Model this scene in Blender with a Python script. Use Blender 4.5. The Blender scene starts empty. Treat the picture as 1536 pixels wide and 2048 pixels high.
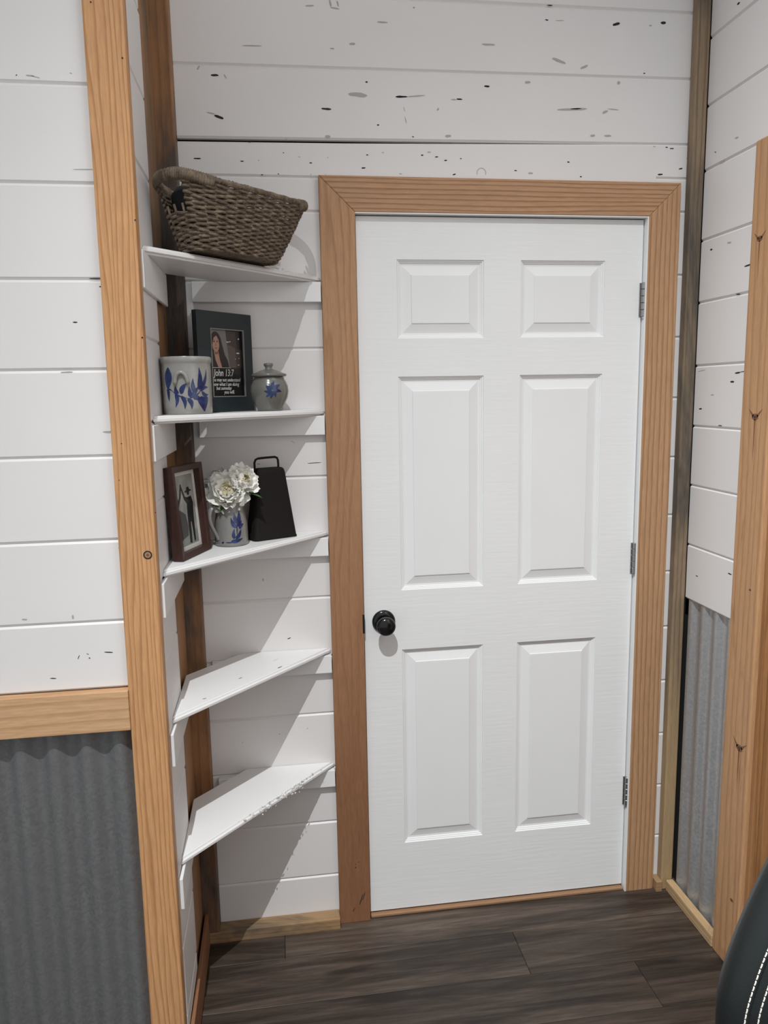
import bpy, bmesh, math, random
from mathutils import Vector, Matrix
random.seed(7)
S = bpy.context.scene
COL = S.collection
PI = math.pi

# ------------------------------------------------------------------ camera
CAM_POS = (-0.2303, -2.0963, 1.5829)
YAW, PITCH, ROLL, FPX = 0.1389, -0.1556, -0.0176, 1518.64
def cam_axes(yaw, pitch, roll):
    f = Vector((math.sin(yaw)*math.cos(pitch), math.cos(yaw)*math.cos(pitch), math.sin(pitch)))
    r = Vector((math.cos(yaw), -math.sin(yaw), 0)); u = r.cross(f)
    return (math.cos(roll)*r+math.sin(roll)*u, -math.sin(roll)*r+math.cos(roll)*u, f)
cr, cu, cf = cam_axes(YAW, PITCH, ROLL)
cam = bpy.data.cameras.new('camera'); camo = bpy.data.objects.new('camera', cam); COL.objects.link(camo)
cam.sensor_fit = 'HORIZONTAL'; cam.sensor_width = 36.0; cam.lens = FPX*36.0/1536.0
cam.clip_start = 0.02; cam.clip_end = 60
m = Matrix.Identity(4)
for i in range(3):
    m[i][0] = cr[i]; m[i][1] = cu[i]; m[i][2] = -cf[i]; m[i][3] = CAM_POS[i]
camo.matrix_world = m
S.camera = camo

# ------------------------------------------------------------------ light
LAMP = (-0.54, -2.50, 4.295)
LAMP_AIM = (1.15, -2.45, 0.0)
ROOM_H = 4.36
w = bpy.data.worlds.new('world'); S.world = w; w.use_nodes = True
w.node_tree.nodes['Background'].inputs[0].default_value = (0.965, 0.99, 1.0, 1)
w.node_tree.nodes['Background'].inputs[1].default_value = 0.62
sp = bpy.data.lights.new('downlight', 'SPOT'); spo = bpy.data.objects.new('downlight', sp); COL.objects.link(spo)
sp.energy = 1020; sp.color = (0.97, 0.99, 1.0); sp.shadow_soft_size = 0.010
sp.spot_size = math.radians(106); sp.spot_blend = 1.0
spo.location = LAMP
spo.rotation_euler = (Vector(LAMP_AIM)-Vector(LAMP)).to_track_quat('-Z', 'Y').to_euler()
S.view_settings.view_transform = 'Standard'; S.view_settings.look = 'None'
S.view_settings.gamma = 1.0; S.view_settings.use_curve_mapping = False
S.view_settings.exposure = -0.05

# ------------------------------------------------------------------ helpers
class MB:
    def __init__(s): s.v = []; s.f = []; s.m = []
    def add(s, verts, faces, mi=0):
        o = len(s.v); s.v += [tuple(v) for v in verts]
        s.f += [tuple(i+o for i in f) for f in faces]; s.m += [mi]*len(faces)
    def box(s, x0, x1, y0, y1, z0, z1, mi=0):
        v = [(x, y, z) for x in (x0, x1) for y in (y0, y1) for z in (z0, z1)]
        s.add(v, [(0,1,3,2),(4,6,7,5),(0,4,5,1),(2,3,7,6),(0,2,6,4),(1,5,7,3)], mi)
    def prism(s, bot, top, mi=0):
        n = len(bot)
        s.add(list(bot)+list(top), [tuple(range(n))[::-1], tuple(range(n, 2*n))]+[(i,(i+1)%n,(i+1)%n+n,i+n) for i in range(n)], mi)
    def lathe(s, prof, n=40, c=(0,0,0), mi=0, cap=True):
        o = len(s.v)
        for r, z in prof:
            for k in range(n):
                a = 2*PI*k/n; s.v.append((c[0]+r*math.cos(a), c[1]+r*math.sin(a), c[2]+z))
        for j in range(len(prof)-1):
            for k in range(n):
                s.f.append((o+j*n+k, o+j*n+(k+1)%n, o+(j+1)*n+(k+1)%n, o+(j+1)*n+k)); s.m.append(mi)
        if cap:
            s.f.append(tuple(o+k for k in range(n))[::-1]); s.m.append(mi)
            e = o+(len(prof)-1)*n; s.f.append(tuple(e+k for k in range(n))); s.m.append(mi)
    def tube(s, pts, rad, n=8, closed=False, mi=0, up=Vector((0,0,1))):
        P = [Vector(p) for p in pts]; N = len(P); o = len(s.v)
        for i, p in enumerate(P):
            a = P[i-1] if (i or closed) else P[i]; b = P[(i+1) % N] if (i < N-1 or closed) else P[i]
            t = (b-a).normalized(); sd = t.cross(up)
            if sd.length < 1e-4: sd = t.cross(Vector((1,0,0)))
            sd.normalize(); uu = sd.cross(t)
            r = rad(i/(N-1)) if callable(rad) else rad
            rx, ry = r if isinstance(r, tuple) else (r, r)
            for k in range(n):
                q = 2*PI*k/n; s.v.append(tuple(p+sd*math.cos(q)*rx+uu*math.sin(q)*ry))
        M = N if closed else N-1
        for i in range(M):
            j = (i+1) % N
            for k in range(n):
                s.f.append((o+i*n+k, o+i*n+(k+1)%n, o+j*n+(k+1)%n, o+j*n+k)); s.m.append(mi)
        if not closed:
            s.f.append(tuple(o+k for k in range(n))); s.m.append(mi)
            s.f.append(tuple(o+(N-1)*n+k for k in range(n))[::-1]); s.m.append(mi)
    def xf(s, M):
        s.v = [tuple(M @ Vector(v)) for v in s.v]; return s
    def mesh(s, name, mats, smooth=False, bev=0, bseg=2):
        me = bpy.data.meshes.new(name); me.from_pydata(s.v, [], s.f)
        for i, p in enumerate(me.polygons): p.material_index = s.m[i]
        bm = bmesh.new(); bm.from_mesh(me)
        bmesh.ops.recalc_face_normals(bm, faces=bm.faces)
        if bev:
            es = [e for e in bm.edges if len(e.link_faces) == 2 and e.calc_face_angle(0) > 0.6]
            bmesh.ops.bevel(bm, geom=es, offset=bev, segments=bseg, affect='EDGES', profile=0.5, clamp_overlap=True)
        if smooth:
            for f in bm.faces: f.smooth = True
            if smooth != 'all':
                for e in bm.edges: e.smooth = not (len(e.link_faces) == 2 and e.calc_face_angle(0) > math.radians(smooth if smooth > 1 else 35))
        bm.to_mesh(me); bm.free()
        for mt in (mats if isinstance(mats, (list, tuple)) else [mats]): me.materials.append(mt)
        return me
    def build(s, name, mats, parent=None, **kw):
        return link(name, s.mesh(name, mats, **kw), parent)
def link(name, me, parent=None):
    o = bpy.data.objects.new(name, me); COL.objects.link(o); o.parent = parent
    return o
def empty(name, loc=(0,0,0), rz=0.0, M=None):
    o = bpy.data.objects.new(name, None); COL.objects.link(o)
    o.empty_display_size = 0.05
    if M is not None: o.matrix_world = M
    else: o.location = loc; o.rotation_euler = (0, 0, rz)
    return o
def tag(o, label, cat, group=None, kind=None):
    o['label'] = label; o['category'] = cat
    if group: o['group'] = group
    if kind: o['kind'] = kind
    return o
def struct(o, label, cat):
    return tag(o, label, cat, kind='structure')

# ------------------------------------------------------------------ materials
class NT:
    def __init__(s, name):
        s.mat = bpy.data.materials.new(name); s.mat.use_nodes = True
        s.t = s.mat.node_tree; s.b = s.t.nodes['Principled BSDF']
    def n(s, typ, **kw):
        nd = s.t.nodes.new(typ)
        for k, v in kw.items(): setattr(nd, k, v)
        return nd
    def l(s, a, b): s.t.links.new(a, b)
    def set(s, **kw):
        for k, v in kw.items():
            s.b.inputs[k.replace('_', ' ')].default_value = v
    def coords(s, scale=(1,1,1), rand=True):
        tc = s.n('ShaderNodeTexCoord'); mp = s.n('ShaderNodeMapping'); mp.inputs['Scale'].default_value = scale
        s.l(tc.outputs['Object'], mp.inputs['Vector'])
        if rand:
            oi = s.n('ShaderNodeObjectInfo'); mu = s.n('ShaderNodeVectorMath', operation='SCALE')
            mu.inputs[0].default_value = (17.3, 9.1, 13.7); s.l(oi.outputs['Random'], mu.inputs['Scale'])
            s.l(mu.outputs[0], mp.inputs['Location'])
        return mp.outputs[0]
    def noise(s, co, scale, detail=3, rough=0.55, dist=0.0):
        n = s.n('ShaderNodeTexNoise'); n.inputs['Scale'].default_value = scale; n.inputs['Detail'].default_value = detail
        n.inputs['Roughness'].default_value = rough; n.inputs['Distortion'].default_value = dist
        s.l(co, n.inputs['Vector']); return n.outputs['Fac']
    def ramp(s, fac, stops):
        r = s.n('ShaderNodeValToRGB'); e = r.color_ramp.elements
        while len(e) < len(stops): e.new(0.5)
        for i, (p, c) in enumerate(stops):
            e[i].position = p; e[i].color = (c if isinstance(c, (tuple, list)) else (c, c, c))[:3]+(1,) if not isinstance(c, float) else (c, c, c, 1)
        s.l(fac, r.inputs[0]); return r.outputs[0]
    def mix(s, fac, a, b, mode='MIX'):
        m = s.n('ShaderNodeMix', data_type='RGBA', blend_type=mode)
        for sock, v in ((m.inputs[0], fac), (m.inputs[6], a), (m.inputs[7], b)):
            if hasattr(v, 'is_output'): s.l(v, sock)
            elif isinstance(v, tuple): sock.default_value = v[:3]+(1,)
            else: sock.default_value = v
        return m.outputs[2]
    def bump(s, h, strength, dist=0.002):
        b = s.n('ShaderNodeBump'); b.inputs['Strength'].default_value = strength; b.inputs['Distance'].default_value = dist
        s.l(h, b.inputs['Height']); s.l(b.outputs[0], s.b.inputs['Normal'])
def flat(name, c, rough=0.5, metal=0.0, **kw):
    t = NT(name); t.set(Base_Color=tuple(c)+(1,), Roughness=rough, Metallic=metal)
    # a faint procedural mottling so nothing is perfectly uniform
    f = t.noise(t.coords(), 60, 2)
    col = t.mix(f, tuple(x*0.93 for x in c), tuple(min(1, x*1.06) for x in c)); t.l(col, t.b.inputs['Base Color'])
    for k, v in kw.items(): t.set(**{k: v})
    return t.mat
def paint(name, c, axis='X', rough=0.42, b=0.12, fine=90):
    t = NT(name); sc = {'X': (0.08,1,1), 'Y': (1,0.08,1), 'Z': (1,1,0.08)}[axis]
    co = t.coords(sc); f = t.noise(co, fine, 4); g = t.noise(t.coords((1,1,1)), 5, 3)
    col = t.mix(g, tuple(x*0.965 for x in c), tuple(min(1, x*1.03) for x in c))
    t.l(col, t.b.inputs['Base Color']); t.set(Roughness=rough, Specular_IOR_Level=0.35)
    t.bump(f, b, 0.001); return t.mat
def wood(name, light, dark, axis='Z', band='X', scale=26, dist=7, contrast=0.75, rough=0.55, stain=None, stain_amt=(0.5,0.62), stain_scale=2.2, b=0.15, detail_scale=1.0, low=None):
    t = NT(name); k = 0.085
    sc = {'X': (k,1,1), 'Y': (1,k,1), 'Z': (1,1,k)}[axis]
    co = t.coords(sc)
    wv = t.n('ShaderNodeTexWave', wave_type='BANDS', bands_direction=band, wave_profile='SAW')
    wv.inputs['Scale'].default_value = scale; wv.inputs['Distortion'].default_value = dist
    wv.inputs['Detail'].default_value = 2.0; wv.inputs['Detail Scale'].default_value = detail_scale; wv.inputs['Detail Roughness'].default_value = 0.5
    t.l(co, wv.inputs['Vector'])
    ring = t.ramp(wv.outputs['Fac'], [(0.0, 0.0), (0.5, 0.10), (0.86, 1.0), (1.0, 0.05)])
    fib = t.noise(co, 260, 3, 0.6); big = t.noise(co, 9, 3)
    base = t.mix(big, tuple(x*0.90 for x in light), tuple(min(1,x*1.10) for x in light))
    sm = t.n('ShaderNodeMath', operation='MULTIPLY'); t.l(ring, sm.inputs[0]); sm.inputs[1].default_value = contrast
    col = t.mix(sm.outputs[0], base, dark)
    fr = t.ramp(fib, [(0.3, 0.86), (0.7, 1.08)])
    col = t.mix(1.0, col, fr, 'MULTIPLY')
    if stain:
        st = t.noise(t.coords({'X': (0.35,1,1), 'Y': (1,0.35,1), 'Z': (1,1,0.35)}[axis]), stain_scale*4, 4, 0.65, 0.6)
        sf = t.ramp(st, [(stain_amt[0], 0.0), (stain_amt[1], 1.0)])
        stf = t.ramp(fib, [(0.25, tuple(x*0.6 for x in stain)), (0.75, tuple(x*1.25 for x in stain))])
        col = t.mix(sf, col, stf)
    if low:      # second board tone towards the floor: darker on M_CASE_V, paler on M_GREYWOOD
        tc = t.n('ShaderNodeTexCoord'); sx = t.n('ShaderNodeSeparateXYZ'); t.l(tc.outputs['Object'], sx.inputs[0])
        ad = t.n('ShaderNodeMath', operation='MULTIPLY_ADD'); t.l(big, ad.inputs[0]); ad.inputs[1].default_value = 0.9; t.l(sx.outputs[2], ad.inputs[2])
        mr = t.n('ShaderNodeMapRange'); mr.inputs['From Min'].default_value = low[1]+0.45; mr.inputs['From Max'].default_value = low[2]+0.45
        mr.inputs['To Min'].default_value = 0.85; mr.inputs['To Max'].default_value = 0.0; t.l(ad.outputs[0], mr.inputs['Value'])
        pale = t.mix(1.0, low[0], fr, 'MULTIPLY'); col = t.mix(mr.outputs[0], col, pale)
    t.l(col, t.b.inputs['Base Color']); t.set(Roughness=rough, Specular_IOR_Level=0.3)
    t.bump(fib, b, 0.001); return t.mat

M_BOARD_X = paint('white_shiplap_paint', (0.735,0.715,0.708), 'X')
M_BOARD_Y = paint('white_shiplap_paint_side', (0.735,0.715,0.708), 'Y')
M_SHELF = paint('white_shelf_paint', (0.79,0.79,0.788), 'X', 0.35, 0.08)
M_DOOR = paint('white_door_paint', (0.80,0.81,0.81), 'X', 0.38, 0.5, 110)
M_DOORV = paint('white_door_paint_panel', (0.80,0.81,0.81), 'Z', 0.38, 0.22, 120)
M_POST = wood('fir_post', (0.56,0.305,0.14), (0.34,0.145,0.055), 'Z', 'X', 30, 22, 0.72, detail_scale=0.45)
M_RAIL = wood('pine_rail', (0.58,0.36,0.20), (0.36,0.18,0.08), 'X', 'Z', 14, 6, 0.5)
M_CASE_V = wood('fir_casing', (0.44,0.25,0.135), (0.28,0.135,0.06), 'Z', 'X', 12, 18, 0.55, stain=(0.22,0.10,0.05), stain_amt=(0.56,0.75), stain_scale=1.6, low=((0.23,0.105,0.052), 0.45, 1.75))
M_CASE_R = wood('fir_casing_straight', (0.47,0.275,0.15), (0.27,0.135,0.06), 'Z', 'X', 20, 6, 0.75, detail_scale=0.6)
M_CASE_H = wood('fir_casing_head', (0.47,0.275,0.155), (0.24,0.12,0.058), 'X', 'Z', 26, 6, 0.85, detail_scale=0.6)
M_CORNER = wood('weathered_corner_post', (0.33,0.165,0.07), (0.20,0.085,0.03), 'Z', 'X', 15, 5, 0.6, stain=(0.085,0.065,0.055), stain_amt=(0.42,0.56), stain_scale=0.9)
M_CORNER_SIDE = wood('corner_side_board', (0.36,0.19,0.09), (0.19,0.09,0.04), 'Z', 'Y', 18, 4, 0.6, stain=(0.12,0.10,0.07), stain_amt=(0.5,0.62), stain_scale=0.9)
M_GREYWOOD = wood('grey_brown_weathered_pine', (0.27,0.195,0.125), (0.12,0.08,0.05), 'Z', 'X', 22, 5, 0.7, stain=(0.095,0.08,0.065), stain_amt=(0.48,0.66), stain_scale=0.9, low=((0.42,0.29,0.155), 0.36, 0.72))
M_PINE_BASE_Y = wood('pine_base_side', (0.52,0.36,0.20), (0.26,0.15,0.07), 'Y', 'Z', 25, 5, 0.6, stain=(0.16,0.13,0.10), stain_amt=(0.58,0.68))
M_PINE_BASE_X = wood('pine_base_back', (0.36,0.23,0.12), (0.20,0.11,0.05), 'X', 'Z', 25, 5, 0.5, stain=(0.14,0.11,0.08), stain_amt=(0.52,0.68))
M_JAMB_Y = wood('pine_side_casing', (0.50,0.285,0.145), (0.30,0.14,0.06), 'Z', 'Y', 13, 7, 0.5, stain=(0.30,0.13,0.05), stain_amt=(0.60,0.72), stain_scale=1.4)
M_JAMB_X = wood('pine_side_jamb', (0.36,0.18,0.075), (0.20,0.085,0.03), 'Z', 'X', 13, 7, 0.6)
M_DARKGAP = flat('dark_cavity', (0.012,0.011,0.010), 0.9)
M_BLACKHOLE = flat('black_knot_hole', (0.012,0.011,0.011), 0.8)
M_GREYMARK = flat('grey_scrape', (0.40,0.385,0.365), 0.7)
M_KNOB = flat('black_knob', (0.006,0.006,0.007), 0.16)
M_STEEL = flat('brushed_steel', (0.42,0.42,0.42), 0.33, 1.0)

def galvanised(name, k, metal, rough):
    t = NT(name); co = t.coords(rand=False)
    v = t.n('ShaderNodeTexVoronoi'); v.inputs['Scale'].default_value = 160; t.l(co, v.inputs['Vector'])
    sep = t.n('ShaderNodeSeparateColor'); t.l(v.outputs['Color'], sep.inputs[0])
    big = t.noise(co, 4, 4); sp_ = t.ramp(sep.outputs[0], [(0.0, (0.80*k,0.81*k,0.82*k)), (1.0, (1.2*k,1.21*k,1.22*k))])
    col = t.mix(big, sp_, (k,1.01*k,1.03*k)); t.l(col, t.b.inputs['Base Color'])
    t.set(Metallic=metal, Roughness=rough); return t.mat
M_METAL = galvanised('galvanised_dim_reflection', 0.165, 0.35, 0.55)  # same sheeting, base darkened to paint in the dim room it would reflect
M_METAL_R = galvanised('galvanised_sheet', 0.40, 0.55, 0.42)

def laminate():
    t = NT('grey_brown_laminate'); co = t.coords((0.07,1,1)); 
    a = t.noise(co, 22, 6, 0.65, 0.8); fib = t.noise(co, 140, 4, 0.7); oi = t.n('ShaderNodeObjectInfo')
    c = t.ramp(a, [(0.28, (0.013,0.009,0.007)), (0.45, (0.040,0.029,0.022)), (0.58, (0.075,0.055,0.042)), (0.75, (0.13,0.10,0.078))])
    fr = t.ramp(fib, [(0.25, 0.62), (0.75, 1.25)]); c = t.mix(1.0, c, fr, 'MULTIPLY')
    rr = t.ramp(oi.outputs['Random'], [(0.0, 0.72), (1.0, 1.28)]); c = t.mix(1.0, c, rr, 'MULTIPLY')
    co2 = t.coords((0.25,1,1)); kn = t.noise(co2, 14, 2, 0.5)
    kf = t.ramp(kn, [(0.70, 0.0), (0.78, 0.8)]); c = t.mix(kf, c, (0.014,0.010,0.008))
    t.l(c, t.b.inputs['Base Color']); t.set(Roughness=0.48, Specular_IOR_Level=0.4); t.bump(fib, 0.25, 0.001); return t.mat
M_FLOOR = laminate()

# ================================================================== STRUCTURE
# frame: x to the right, y into the door wall, z up; the door wall's boards face y = 0
def profile_board(u0, u1, b0, b1, t0, t1, fn, ch=0.0052, th=0.018):
    mb = MB()
    def ring(u, b, t):
        return [fn(u, th, b), fn(u, ch*0.9, b), fn(u, 0, b+ch), fn(u, 0, t-ch), fn(u, ch*0.9, t), fn(u, th, t)]
    mb.prism(ring(u0, b0, t0), ring(u1, b1, t1)); return mb
def marks(name, lst, fn, parent, off=0.0005, rings=()):
    mb = MB()
    for (a0, a1, c0, c1, th, k) in lst:
        d = Vector((c0-a0, c1-a1)); L = max(d.length, 0.001); d /= L; n = Vector((-d.y, d.x)); mid = Vector(((a0+c0)/2, (a1+c1)/2))
        pts = []
        for i in range(14):
            q = 2*PI*i/14; s_ = math.copysign(abs(math.cos(q))**0.8, math.cos(q)); v_ = math.sin(q)*(0.8+0.4*random.random())
            p = mid+d*(s_*L/2)+n*(v_*th*0.00038); pts.append(fn(p.x, -off, p.y))
        mb.add(pts, [tuple(range(14))], k)
    for (cx, cz, r, a, b, k) in rings:
        N = 20; wr = 0.86 if k else 0.70
        for i in range(N):
            q0 = math.radians(a+(b-a)*i/N); q1 = math.radians(a+(b-a)*(i+1)/N)
            mb.add([fn(cx+rr*math.cos(q), -off, cz+rr*math.sin(q)) for q, rr in ((q0,r),(q1,r),(q1,r*wr),(q0,r*wr))], [(0,1,2,3)], k)
    o = mb.build(name, [M_BLACKHOLE, M_GREYMARK], parent); o['kind'] = 'stuff'; return o

DW, DZ0, DH = 0.81, 0.015, 2.032
DT = DZ0+DH
f_back = lambda u, d, z: (u, d, z)
f_left = lambda u, d, z: (u, -0.49+d, z)
f_niche = lambda u, d, z: (-0.488-d, u, z)
f_right = lambda u, d, z: (0.968+d, u, z)

# --- wall with the door
mb = MB(); mb.box(-0.62, 1.12, 0.062, 0.11, 0, ROOM_H)
wall_back = struct(mb.build('wall_back', M_DARKGAP), 'white painted horizontal board wall around the door', 'wall')
ZL = [0.0, 0.152, 0.325, 0.498, 0.666, 0.838, 1.014, 1.188, 1.357, 1.530, 1.704, 1.878, 2.056, 2.141, 2.2225]
for a, b in zip(ZL[:-1], ZL[1:]):
    s = 0.0 if b < 2.22 else 0.0095
    x1 = -0.028 if b < 2.06 else -0.03
    profile_board(-0.449, x1, a, a, b, b+s*0.6, f_back).build('board', M_BOARD_X, wall_back)
ZR = [0.0, 0.171]+[0.171+0.1727*k for k in range(1, 11)]+[2.069, 2.158, 2.2475]
ZR = sorted(set(round(z, 4) for z in ZR)); ZR = [z for i, z in enumerate(ZR) if i == 0 or z-ZR[i-1] > 0.05]
for a, b in zip(ZR[:-1], ZR[1:]):
    profile_board(0.842, 0.946, a, a, b, b, f_back).build('board', M_BOARD_X, wall_back)
# short run above the head casing, then the full boards
profile_board(-0.03, 0.842, 2.085, 2.10, 2.2282, 2.2475, f_back).build('board', M_BOARD_X, wall_back)
FULL = [(2.2300, 2.2478), (2.404, 2.4165), (2.578, 2.583), (2.751, 2.756), (2.924, 2.929), (3.097, 3.10), (3.27, 3.273)]+[(z, z) for z in (3.445, 3.62, 3.795, 3.97, 4.145, ROOM_H)]
for (a0, a1), (b0, b1) in zip(FULL[:-1], FULL[1:]):
    profile_board(-0.449, 0.946, a0, a1, b0, b1, f_back).build('board', M_BOARD_X, wall_back)
BACK_MARKS = [(-0.277,2.452,-0.227,2.453,4.4,1),(-0.056,2.454,-0.044,2.454,4.4,1),(-0.006,2.467,0.01,2.468,7.7,1),(0.067,2.522,0.095,2.522,5.6,1),(-0.116,2.551,-0.093,2.553,4.4,1),(-0.054,2.559,-0.049,2.56,22.3,1),(-0.052,2.551,-0.029,2.548,4.4,1),(-0.035,2.56,-0.031,2.561,19.5,1),(0.161,2.56,0.166,2.561,5.1,1),(-0.391,2.391,-0.384,2.401,5.4,1),(-0.358,2.38,-0.338,2.38,6.5,0),(-0.325,2.383,-0.319,2.373,4.3,1),(-0.373,2.292,-0.351,2.288,4.3,1),(-0.354,2.285,-0.331,2.278,8.5,0),(-0.082,2.31,-0.056,2.309,6.4,0),(-0.011,2.348,0.038,2.345,12.9,1),(0.112,2.345,0.144,2.346,6.5,0),(0.143,2.346,0.191,2.351,4.4,1),(0.034,2.378,0.04,2.378,5.4,0),(0.062,2.274,0.068,2.275,4.3,0),(0.155,2.249,0.16,2.247,3.2,0),(-0.075,2.242,-0.06,2.243,8.5,1),(-0.271,2.224,-0.265,2.224,4.2,0),(-0.411,2.181,-0.392,2.181,4.7,0),(-0.294,2.177,-0.285,2.177,3.7,0),(-0.249,2.18,-0.245,2.18,3.1,1),(-0.185,2.2,-0.181,2.2,3.1,0),(-0.146,2.191,-0.139,2.191,2.6,1),(-0.117,2.177,-0.11,2.177,3.7,0),(-0.071,2.191,-0.067,2.191,2.6,1),(0.032,2.2,0.038,2.2,3.7,0),(0.019,2.167,0.03,2.168,4.2,0),(0.073,2.207,0.08,2.207,2.7,1),(0.178,2.203,0.185,2.203,4.3,0),(0.195,2.211,0.205,2.211,4.3,1),(0.216,2.199,0.225,2.2,3.7,0),(0.241,2.191,0.249,2.192,3.8,0),(-0.243,2.145,-0.237,2.145,3.1,0),(-0.2,2.148,-0.196,2.148,3.1,0),(0.119,2.155,0.127,2.155,3.2,1),(0.223,2.315,0.227,2.321,6.5,1),(0.136,2.297,0.141,2.28,2.7,1),(0.133,2.321,0.137,2.309,2.2,1),(-0.177,2.236,-0.17,2.23,2.6,1),(0.343,2.481,0.379,2.481,6.2,1),(0.515,2.548,0.524,2.547,4.1,0),(0.543,2.547,0.568,2.548,2.3,1),(0.703,2.543,0.723,2.549,9.6,0),(0.839,2.555,0.854,2.556,8.6,0),(0.806,2.547,0.814,2.547,4.9,1),(0.536,2.455,0.574,2.443,9.2,1),(0.615,2.432,0.636,2.441,8.1,1),(0.461,2.392,0.477,2.393,7.9,1),(0.35,2.379,0.365,2.379,6.7,0),(0.275,2.345,0.291,2.344,4.9,0),(0.26,2.343,0.275,2.343,4.4,1),(0.552,2.327,0.637,2.332,8.0,1),(0.589,2.33,0.62,2.332,4.0,0),(0.68,2.322,0.696,2.329,8.1,1),(0.695,2.334,0.727,2.332,3.5,1),(0.244,2.252,0.26,2.253,8.7,1),(0.647,2.264,0.661,2.265,8.0,1),(0.687,2.265,0.708,2.265,6.9,1),(0.794,2.427,0.8,2.427,3.6,0),(0.879,2.237,0.891,2.237,3.5,0),(0.866,2.24,0.873,2.24,3.5,0),(0.829,2.241,0.837,2.241,2.9,1),(0.583,2.195,0.59,2.195,3.9,0),(0.284,2.197,0.289,2.197,3.2,0),(0.908,2.184,0.919,2.186,4.7,0),(0.846,2.168,0.861,2.169,5.8,0),(0.929,2.212,0.933,2.212,3.0,1),(0.473,2.164,0.487,2.164,5.5,1),(0.434,2.17,0.442,2.17,3.3,0),(0.62,2.158,0.626,2.158,3.9,0),(0.52,2.583,0.535,2.583,3.5,0),(0.264,2.155,0.273,2.158,4.3,0),(0.72,2.4,0.729,2.401,11.7,1),(-0.221,0.897,-0.211,0.9,3.2,0),(-0.256,0.613,-0.253,0.613,5.3,1),(-0.361,0.596,-0.359,0.596,6.0,1),(-0.174,0.624,-0.172,0.623,6.8,1),(-0.126,0.817,-0.124,0.817,2.2,0),(-0.148,1.395,-0.109,1.396,2.1,0),(-0.119,1.162,-0.114,1.161,7.2,0),(-0.284,1.073,-0.28,1.073,10.8,1),(-0.191,1.458,-0.18,1.451,2.1,1),(-0.285,1.397,-0.276,1.397,2.1,0)]
LEFT_MARKS = [(-0.618,1.731,-0.609,1.731,3.0,0),(-0.563,1.799,-0.559,1.799,3.0,0),(-0.685,2.18,-0.682,2.181,2.0,0),(-0.667,2.181,-0.652,2.18,3.2,1),(-0.657,2.18,-0.642,2.177,2.0,1),(-0.581,1.814,-0.556,1.814,3.0,0),(-0.596,2.016,-0.558,2.017,2.3,1),(-0.588,2.188,-0.584,2.187,2.4,1),(-0.577,1.515,-0.554,1.514,5.1,1),(-0.562,1.515,-0.554,1.515,3.3,0),(-0.557,1.427,-0.554,1.427,1.4,0),(-0.649,1.634,-0.625,1.635,3.8,1),(-0.72,1.003,-0.707,1.002,2.5,0),(-0.607,1.053,-0.589,1.051,2.9,0),(-0.661,1.041,-0.657,1.05,2.0,0),(-0.643,1.052,-0.638,1.05,1.5,0),(-0.639,1.042,-0.636,1.042,3.5,0),(-0.563,1.275,-0.558,1.274,1.9,0),(-0.561,0.976,-0.557,0.976,2.0,0),(-0.765,1.134,-0.754,1.133,4.0,1),(-0.666,1.133,-0.662,1.133,12.2,1)]
RIGHT_MARKS = [(-0.222,1.618,-0.245,1.619,5.5,0),(-0.243,1.62,-0.276,1.623,2.3,0),(-0.203,1.596,-0.221,1.596,5.5,0),(-0.114,1.562,-0.13,1.562,3.3,1),(-0.058,1.522,-0.073,1.523,5.0,0),(-0.158,1.479,-0.176,1.479,3.2,0),(-0.239,1.084,-0.256,1.084,4.8,0),(-0.082,1.04,-0.094,1.04,3.4,0),(-0.044,1.628,-0.084,1.631,1.7,1),(-0.238,1.885,-0.268,1.886,5.5,0),(-0.157,1.958,-0.175,1.956,5.2,1),(-0.077,1.955,-0.088,1.954,6.4,0),(-0.209,1.82,-0.227,1.818,4.0,0),(-0.168,2.214,-0.183,2.212,5.3,1),(-0.147,2.539,-0.159,2.538,6.7,0),(-0.076,2.208,-0.084,2.205,2.7,0),(-0.102,2.174,-0.124,2.172,5.4,1)]
POST_MARKS = [(-0.539,2.304,-0.536,2.304,4.0,0),(-0.489,2.21,-0.486,2.211,3.9,0),(-0.485,1.921,-0.482,1.921,3.7,0),(-0.486,1.699,-0.483,1.699,3.3,0),(-0.486,1.7,-0.483,1.699,3.2,0),(-0.54,1.492,-0.537,1.491,2.3,0),(-0.549,1.418,-0.547,1.418,2.3,0),(-0.482,1.349,-0.48,1.349,2.8,0)]
SH_MARKS = [(-0.35,-0.198,-0.341,-0.19,3.3,0),(-0.25,-0.14,-0.238,-0.127,4.1,0),(-0.43,-0.316,-0.421,-0.313,3.1,0),(-0.263,-0.083,-0.248,-0.065,1.7,1)]
marks('knot_marks', BACK_MARKS, f_back, wall_back, rings=[(0.343, 2.162, 0.013, -20, 200, 1), (-0.105, 2.146, 0.010, 150, 210, 1), (-0.085, 2.146, 0.010, -40, 30, 1)])

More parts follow.
